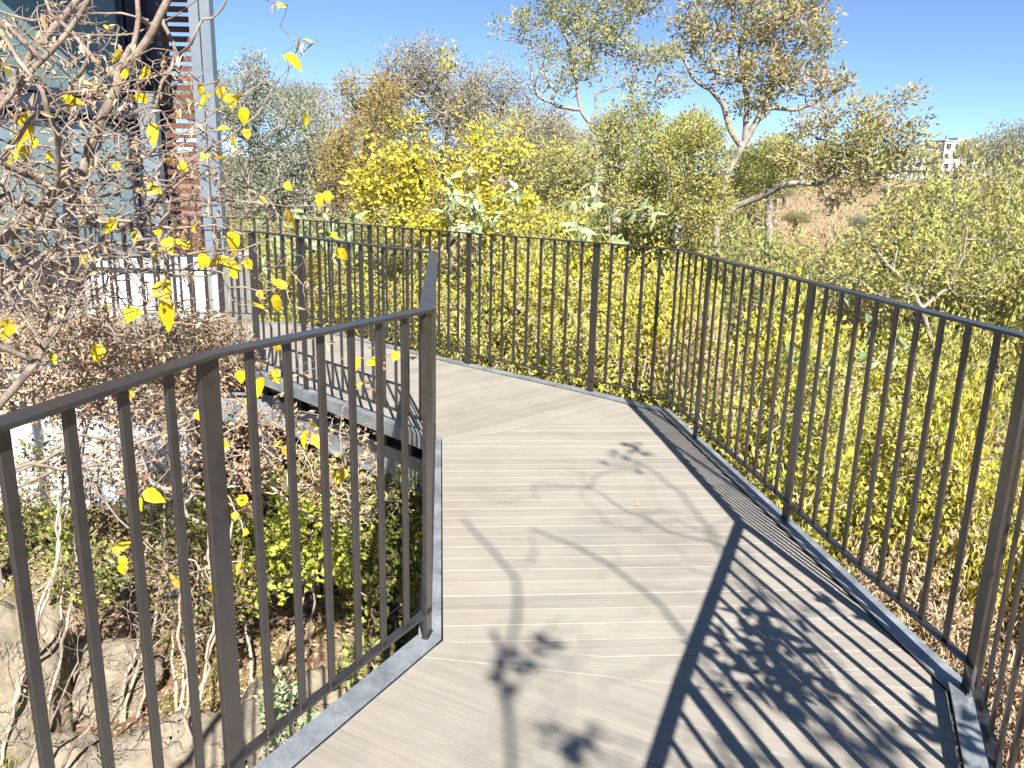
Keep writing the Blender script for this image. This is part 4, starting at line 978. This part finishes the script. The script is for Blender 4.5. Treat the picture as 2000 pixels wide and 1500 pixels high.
# ------------------------------------------------------------------ dry shrubs, lime bushes under and beside the deck on the left
def px_shrub(name, label, cat, clouds, foot, n_per, leafm, ll, lw, per, clump, seed, part='foliage', barkm=B_TAN, rt=0.0014, extra=None, exleaf=1.0, heart=False, group=None, wig=0.15, step=0.07, curl=0.0, up=0.6, limbs=3, frac=1.0, droop=0.0):
    p = Plant(seed, 60000); r = p.r; g = ground_pt(foot)
    T = np.concatenate([px_cloud(*c, r) for c in clouds]); cen = T.mean(0)
    for k in range(limbs):
        a = r.uniform(0, 6.28); t = cen + np.array([math.cos(a), math.sin(a), 0.2]) * 0.4 * np.std(T, axis=0).mean() * 2
        p.limb([g + r.normal(size=3) * [.08, .08, 0], (g + t) / 2 + r.normal(size=3) * .08, t], 0.012, 0.005, wig=0.02, step=0.08)
    if extra is not None: T = np.concatenate([extra, T])
    p.grow(T, step=step, wig=wig, zbias=0.3, origin=g); p.finish(rt, 0.34, 0.012)
    o = thing(name, label, cat, g, group); p.P[:p.n] -= g
    p.wood('stem', barkm, o)
    tips = p.P[p.tips]; ax = tips - p.P[p.par[p.tips]]; ax /= np.linalg.norm(ax, axis=1)[:, None] + 1e-9
    k = int(len(tips) * frac); idx = r.permutation(len(tips))[:k]
    leaf_clumps(tips[idx], per, clump, ll, lw, r, axis=ax[idx], heart=heart, curl=curl, up=up, droop=droop).build(part, leafm, o)
    if extra is not None:
        e = extra - g; Dr = r.normal(size=(len(e), 3)) * 0.7 + np.array([0, 0, -0.6])
        leaves(e, Dr, 0.058 * exleaf, 0.042 * exleaf, r, heart=True, up=0.2, curl=0.2, face=(0.1, -1.0, 0.3)).build('yellow_leaves', L_BRIGHT, o)
    return o
GDS = 'dry tangled shrubs left of the boardwalk'
px_shrub('dry_shrub', 'dry shrub with curled russet leaves between the bare tree and the inner railing', 'shrub', [(390, 690, 110, 75, 3.6, 4.6, 520), (300, 660, 150, 50, 4.0, 5.0, 240)], (-2.3, 4.4), 0, L_TAN, 0.032, 0.016, 4, 0.06, 81, part='dry_leaves', group=GDS, curl=0.5)
px_shrub('dry_shrub', 'dense brown twiggy shrub at the left edge under the bare tree', 'shrub', [(90, 690, 170, 80, 3.2, 4.4, 620), (300, 730, 190, 50, 3.6, 4.6, 420), (180, 785, 210, 36, 3.5, 4.3, 330), (120, 620, 130, 50, 4.0, 5.0, 120)], (-2.9, 3.9), 0, L_TAN, 0.030, 0.015, 4, 0.06, 82, part='dry_leaves', group=GDS, curl=0.5)
ex = np.array([W(a, b, y) for a, b, y in [(388, 802, 2.9), (478, 780, 3.0), (609, 822, 3.0), (615, 850, 3.0), (600, 840, 3.0), (542, 872, 3.0), (563, 869, 3.0), (590, 880, 3.0), (668, 893, 2.8), (656, 940, 2.8), (672, 915, 2.8), (692, 924, 2.8), (636, 946, 2.8), (282, 958, 2.4), (274, 972, 2.4), (484, 980, 3.2), (460, 1000, 3.2), (476, 1040, 3.2), (472, 1096, 3.3), (692, 698, 2.9), (724, 702, 2.9), (700, 755, 2.9), (774, 686, 2.8), (332, 1120, 3.2), (345, 1130, 3.2), (400, 1110, 3.3), (416, 1140, 3.3), (405, 1125, 3.3), (220, 1076, 3.0), (232, 1090, 3.0), (240, 1100, 3.0), (250, 780, 3), (440, 860, 3.1)]])
px_shrub('dry_shrub', 'pale twiggy bush with a few big yellow leaves hanging under the inner deck edge', 'shrub', [(560, 880, 170, 90, 3.2, 4.2, 260), (330, 860, 230, 110, 3.0, 4.3, 420), (700, 960, 90, 70, 3.2, 4.0, 130)], (-1.75, 3.7), 0, L_TAN, 0.036, 0.018, 2, 0.06, 83, part='dry_leaves', group=GDS, extra=ex, curl=0.4, exleaf=1.15)
px_shrub('dry_shrub', 'leafless white twigs spreading low over the boulders', 'shrub', [(140, 1230, 170, 160, 3.2, 4.2, 100), (330, 1200, 130, 120, 3.5, 4.4, 70), (180, 1400, 200, 90, 3.0, 3.8, 60)], (-2.6, 3.6), 0, L_TAN, 0.03, 0.014, 1, 0.03, 84, part='dry_leaves', group=GDS, barkm=B_BARE, rt=0.0014, frac=0.3, step=0.05)
px_shrub('dry_shrub', 'greyish brown thicket beneath the deck near the white retaining wall', 'shrub', [(200, 880, 240, 70, 4.4, 5.6, 80), (60, 960, 120, 90, 4.0, 5.0, 150)], (-3.0, 5.1), 0, L_UNDER, 0.034, 0.02, 5, 0.07, 85, part='dry_leaves', group=GDS, curl=0.5)
GLB = 'small leafy bushes under the boardwalk'
px_shrub('leafy_bush', 'lime yellow leafy bush in the sun under the deck beam', 'bush', [(585, 1050, 80, 60, 4.1, 4.7, 105), (640, 1110, 50, 40, 4.2, 4.6, 36), (510, 1130, 70, 70, 4.2, 4.9, 50)], (-1.5, 4.6), 0, L_LIME, 0.044, 0.034, 7, 0.08, 86, heart=True, group=GLB, up=1.0)
px_shrub('leafy_bush', 'fine leaved green bush left of the lime yellow bush', 'bush', [(430, 1020, 60, 50, 4.4, 5.0, 110), (330, 1010, 100, 80, 4.4, 5.2, 110)], (-1.95, 4.9), 0, L_UNDER, 0.030, 0.018, 16, 0.08, 87, group=GLB)
px_shrub('leafy_bush', 'yellow and brown bush among the boulders', 'bush', [(400, 1150, 110, 90, 4.0, 4.8, 190), (250, 1060, 110, 80, 4.2, 5.0, 150)], (-2.1, 4.3), 0, L_UNDER, 0.040, 0.026, 7, 0.08, 88, group=GLB)
px_shrub('leafy_bush', 'shaded dark green bush beneath the boardwalk', 'bush', [(760, 1080, 110, 150, 4.6, 5.6, 360), (640, 960, 140, 60, 5.2, 5.9, 200)], (-0.9, 5.1), 0, L_UNDER, 0.05, 0.03, 8, 0.1, 89, group=GLB, heart=True)
px_shrub('leafy_bush', 'small grey green plant in front of the rounded boulder', 'bush', [(590, 1460, 60, 60, 2.9, 3.3, 60), (550, 1380, 30, 60, 3.0, 3.4, 30)], (-0.85, 3.1), 0, L_BIG, 0.04, 0.022, 7, 0.05, 90, group=GLB)
px_shrub('leafy_bush', 'small bright plant right of the rounded boulder', 'bush', [(700, 1290, 35, 40, 3.7, 4.0, 30)], (-0.75, 3.85), 0, L_GREEN, 0.06, 0.03, 6, 0.06, 91, group=GLB, heart=True)
px_shrub('leafy_bush', 'yellowish bush at the left edge below the retaining wall', 'bush', [(60, 1040, 90, 60, 4.2, 5.0, 160), (170, 1120, 70, 60, 3.9, 4.6, 110)], (-2.9, 4.4), 0, L_UNDER, 0.04, 0.024, 9, 0.08, 92, group=GLB)

# ------------------------------------------------------------------ boulders
def boulder(label, px, py, Y, wx, wy, h, seed, sink=0.35, rot=0.0):
    r = np.random.default_rng(seed); c = W(px, py, Y); g = float(gz(c[0], c[1]))
    nu, nv = 44, 26; th = np.linspace(0, 2 * math.pi, nu, endpoint=False); ph = np.linspace(0.02, math.pi - 0.02, nv)
    T_, P_ = np.meshgrid(th, ph); d = np.stack([np.sin(P_) * np.cos(T_), np.sin(P_) * np.sin(T_), np.cos(P_)], -1)
    rad = np.ones(d.shape[:2])
    for k in range(9):                                    # planar cuts give flat faces and edges
        q = r.normal(size=3); q /= np.linalg.norm(q); lim = r.uniform(0.62, 0.9)
        dd = d @ q; rad = np.where(dd > 0.05, np.minimum(rad, lim / np.maximum(dd, 0.05)), rad)
    for k in range(26):
        q = r.normal(size=3) * (2.5 + k * 0.7); rad += 0.06 / (1 + k * 0.3) * np.sin(d @ q + r.uniform(0, 6))
    V = d * rad[..., None] * np.array([wx, wy, h])
    ca, sa = math.cos(rot), math.sin(rot); V = np.stack([V[..., 0] * ca - V[..., 1] * sa, V[..., 0] * sa + V[..., 1] * ca, V[..., 2]], -1).reshape(-1, 3)
    i = np.arange(nv - 1)[:, None] * nu; j = np.arange(nu)[None]
    F = np.stack([i + j, i + nu + j, i + nu + (j + 1) % nu, i + (j + 1) % nu], -1).reshape(-1, 4)
    m = MB(); m.add(V, F); o = m.build('boulder', ROCK, smooth=True); o.location = (c[0], c[1], g + h * (1 - sink * 2)); 
    return tag(o, label, 'boulder', 'boulders beside the boardwalk')
boulder('rounded sunlit boulder just beyond the near left railing, right of the wide post', 575, 1330, 3.8, 0.36, 0.34, 0.38, 1, 0.18)
boulder('broad flat boulder under the near left railing', 330, 1400, 3.7, 0.46, 0.34, 0.26, 2, 0.25, 0.3)
boulder('tall upright boulder at the left edge of the view', 30, 1190, 4.2, 0.30, 0.34, 0.58, 3, 0.2)
boulder('squat boulder behind the white twigs', 175, 1160, 4.5, 0.36, 0.3, 0.34, 4, 0.3)
boulder('small pale boulder at the bottom left corner', 140, 1500, 3.2, 0.24, 0.2, 0.2, 5, 0.3)
boulder('half buried boulder between the twigs and the flat boulder', 95, 1330, 3.8, 0.26, 0.22, 0.2, 6, 0.3)

# ------------------------------------------------------------------ ground cover
r = np.random.default_rng(99)
def scatter(n, x0, x1, y0, y1, p=1.0): return np.c_[r.uniform(x0, x1, n), y0 + (y1 - y0) * r.uniform(0, 1, n) ** p]
xy = scatter(26000, -6, 0.2, 1.2, 8.5, 1.2); z = gz(xy[:, 0], xy[:, 1]); P = np.c_[xy, z + r.uniform(0.0, 0.05, len(z))]
o = leaves(P, r.normal(size=(len(P), 3)) * [1, 1, .25], 0.05, 0.026, r, up=2.0, curl=0.3, fold=0.35).build('leaf_litter', L_TAN); tag(o, 'fallen dry leaves covering the slope', 'leaves', kind='stuff')
def grass(name, n, box, h, w_, mat, label, clump=14, p=1.0):
    c = scatter(n // clump, *box, p); c = np.repeat(c, clump, 0) + r.normal(size=(n // clump * clump, 2)) * h * 0.25
    z = gz(c[:, 0], c[:, 1]); P = np.c_[c, z - 0.02]; k = len(P)
    Dr = r.normal(size=(k, 3)) * [.45, .45, 0] + [0, 0, 1]; S = np.cross(Dr, [0.2, 1, 0]); S /= np.linalg.norm(S, axis=1)[:, None]
    H_ = h * r.uniform(.5, 1.2, k)[:, None]; B_ = r.normal(size=(k, 3)) * [.35, .35, 0]
    V = np.stack([P - S * w_, P + S * w_, P + Dr * H_ * .55 + S * w_ * .7, P + Dr * H_ * .55 - S * w_ * .7, P + (Dr + B_ * .8) * H_ - [0, 0, .1 * h]], 1).reshape(-1, 3)
    i = np.arange(k)[:, None] * 5; m = MB(); m.add(V, i + [[0, 1, 2, 3]]); m.f[3].append(i + [[3, 2, 4]])
    return tag(m.build(name, mat), label, 'grass', kind='stuff')
L_GRASS = leaf_mat('dry_grass', [(0.26, 0.15, 0.10), (0.34, 0.23, 0.14), (0.44, 0.34, 0.21), (0.34, 0.32, 0.15)], 0.06, 0.35, trans=0.25, rough=0.8)
L_NGRASS = leaf_mat('near_grass', [(0.42, 0.32, 0.17), (0.40, 0.38, 0.12), (0.24, 0.30, 0.07)], 1.0, 0.5, trans=0.25)
grass('near_grass', 9000, (-5, 0, 2.2, 6.5), 0.16, 0.0022, L_NGRASS, 'dry grass tufts between the boulders')
grass('valley_grass', 60000, (-14, 34, 9, 46), 0.75, 0.012, L_GRASS, 'tall dry grass in the valley beyond the shrubs', clump=16)
grass('field_grass', 60000, (-20, 170, 45, 230), 1.1, 0.06, L_GRASS, 'straw coloured grass on the far field', clump=8, p=1.3)
# two fallen leaves on the deck
for px, py, lb in ((1240, 986, 'small tan fallen leaf lying on the sunny deck boards'), (780, 1290, 'tiny fallen leaf on the deck boards near the corner post')):
    g0 = on_plane(px, py, BOARD_Z + 0.004)
    o = leaves(np.zeros((1, 3)), np.array([[1.0, 0.15, 0.02]]), 0.05, 0.016, r, up=4, heart=True, fold=.2).build('fallen_leaf', L_TAN); o.location = g0; tag(o, lb, 'leaf')

# ------------------------------------------------------------------ leafy tree behind the camera on the right, its branches shade the boards
st = Plant(101, 20000); r = st.r
base = ground_pt((3.6, -3.4))
tid = st.limb([base, base + [0, 0.1, 1.6], [3.7, -3.1, 0.6], [3.7, -2.9, 2.4], [3.6, -2.6, 3.8], [3.5, -2.3, 4.8]], 0.10, 0.05, wig=0.02, step=0.12)
def sh(px, py, s): return on_plane(px, py, BOARD_Z) + SUNV * s
def sl(pts, s, r0, r1):
    q = [sh(a, b, s if len(c) == 0 else c[0]) for a, b, *c in pts]; j = st.nearest(q[0]); st.limb([st.P[j], (st.P[j] + q[0]) / 2 + [0, 0, .15]] + q, r0, r1, wig=0.008, start=j, step=0.06)
sl([(1010, 1560), (1000, 1480), (985, 1380), (975, 1270), (960, 1230)], 3.0, 0.014, 0.010)
sl([(985, 1300), (1010, 1180), (1012, 1130), (970, 1085), (935, 1050), (900, 1010)], 3.2, 0.010, 0.006)
sl([(1500, 1500), (1380, 1300), (1290, 1180), (1200, 1110), (1130, 1070), (1040, 1030)], 3.0, 0.012, 0.005)
sl([(1620, 1420), (1500, 1230), (1420, 1090), (1330, 960), (1250, 905), (1180, 880)], 3.4, 0.009, 0.005)
sl([(1560, 1560), (1480, 1460), (1420, 1380), (1330, 1290)], 2.9, 0.010, 0.006)
sl([(1760, 1500), (1660, 1330), (1560, 1200), (1470, 1120)], 2.6, 0.009, 0.004)
sl([(1700, 1420), (1600, 1340), (1530, 1300), (1490, 1260)], 1.25, 0.010, 0.003)
sl([(1640, 1340), (1560, 1220), (1500, 1160)], 1.25, 0.006, 0.003)
tg = np.array([sh(r.normal(1460, 45), r.normal(1275, 45), r.uniform(1.1, 1.4)) for k in range(15)] + [sh(r.normal(1530, 40), r.normal(1200, 22), r.uniform(1.1, 1.4)) for k in range(8)] + [sh(r.normal(1540, 35), r.normal(1330, 20), r.uniform(1.1, 1.3)) for k in range(10)] + [sh(r.uniform(1800, 1900), r.uniform(1400, 1470), r.uniform(1.1, 1.3)) for k in range(6)])
tg2 = np.array([sh(r.uniform(900, 1500), r.uniform(900, 1500), r.uniform(2.6, 4.0)) for k in range(26)] + [sh(r.uniform(1000, 1500), r.uniform(900, 1500), r.uniform(2.2, 3.4)) for k in range(60)] + [sh(r.normal(1250, 25), r.normal(900, 20), 3) for k in range(8)] + [sh(r.normal(1040, 25), r.normal(1290, 20), 2.8) for k in range(9)] + [sh(r.normal(1110, 20), r.normal(1440, 20), 2.6) for k in range(8)]
    + [sh(r.normal(1650, 50), r.normal(1440, 40), r.uniform(2.0, 2.6)) for k in range(14)])
def offcam(T):
    d = T - EYE; x = d @ CR / np.maximum(d @ CF, 1e-3); y = d @ CU / np.maximum(d @ CF, 1e-3)
    return (d @ CF < 0.05) | (np.abs(x) > 0.72) | (y > 0.56)
tg = tg[offcam(tg)]; tw = tg2[:86]; tw = tw[offcam(tw)]; tg2 = tg2[86:]; tg2 = tg2[offcam(tg2)]
extra = np.array([[4.2, -2.4, 4.6]]) + r.normal(size=(90, 3)) * [0.7, 0.8, 0.7]
st.grow(np.concatenate([tg, tg2, tw, extra]), step=0.07, wig=0.2, zbias=0.2, origin=base)
st.finish(0.0016, 0.4, 0.05)
o = thing('leafy_tree', 'leafy tree behind the viewer whose branches shade the deck boards', 'tree', base); st.P[:st.n] -= base
st.wood('trunk', B_GREY, o)
def tipdir(T): return T - base
leaf_clumps(tipdir(tg), 5, 0.05, 0.075, 0.036, r, heart=True, droop=0.3).build('foliage', L_YELLOW, o)
leaf_clumps(tipdir(np.concatenate([tg2, extra])), 3, 0.06, 0.06, 0.034, r, heart=True, droop=0.3).build('foliage', L_YELLOW, o)
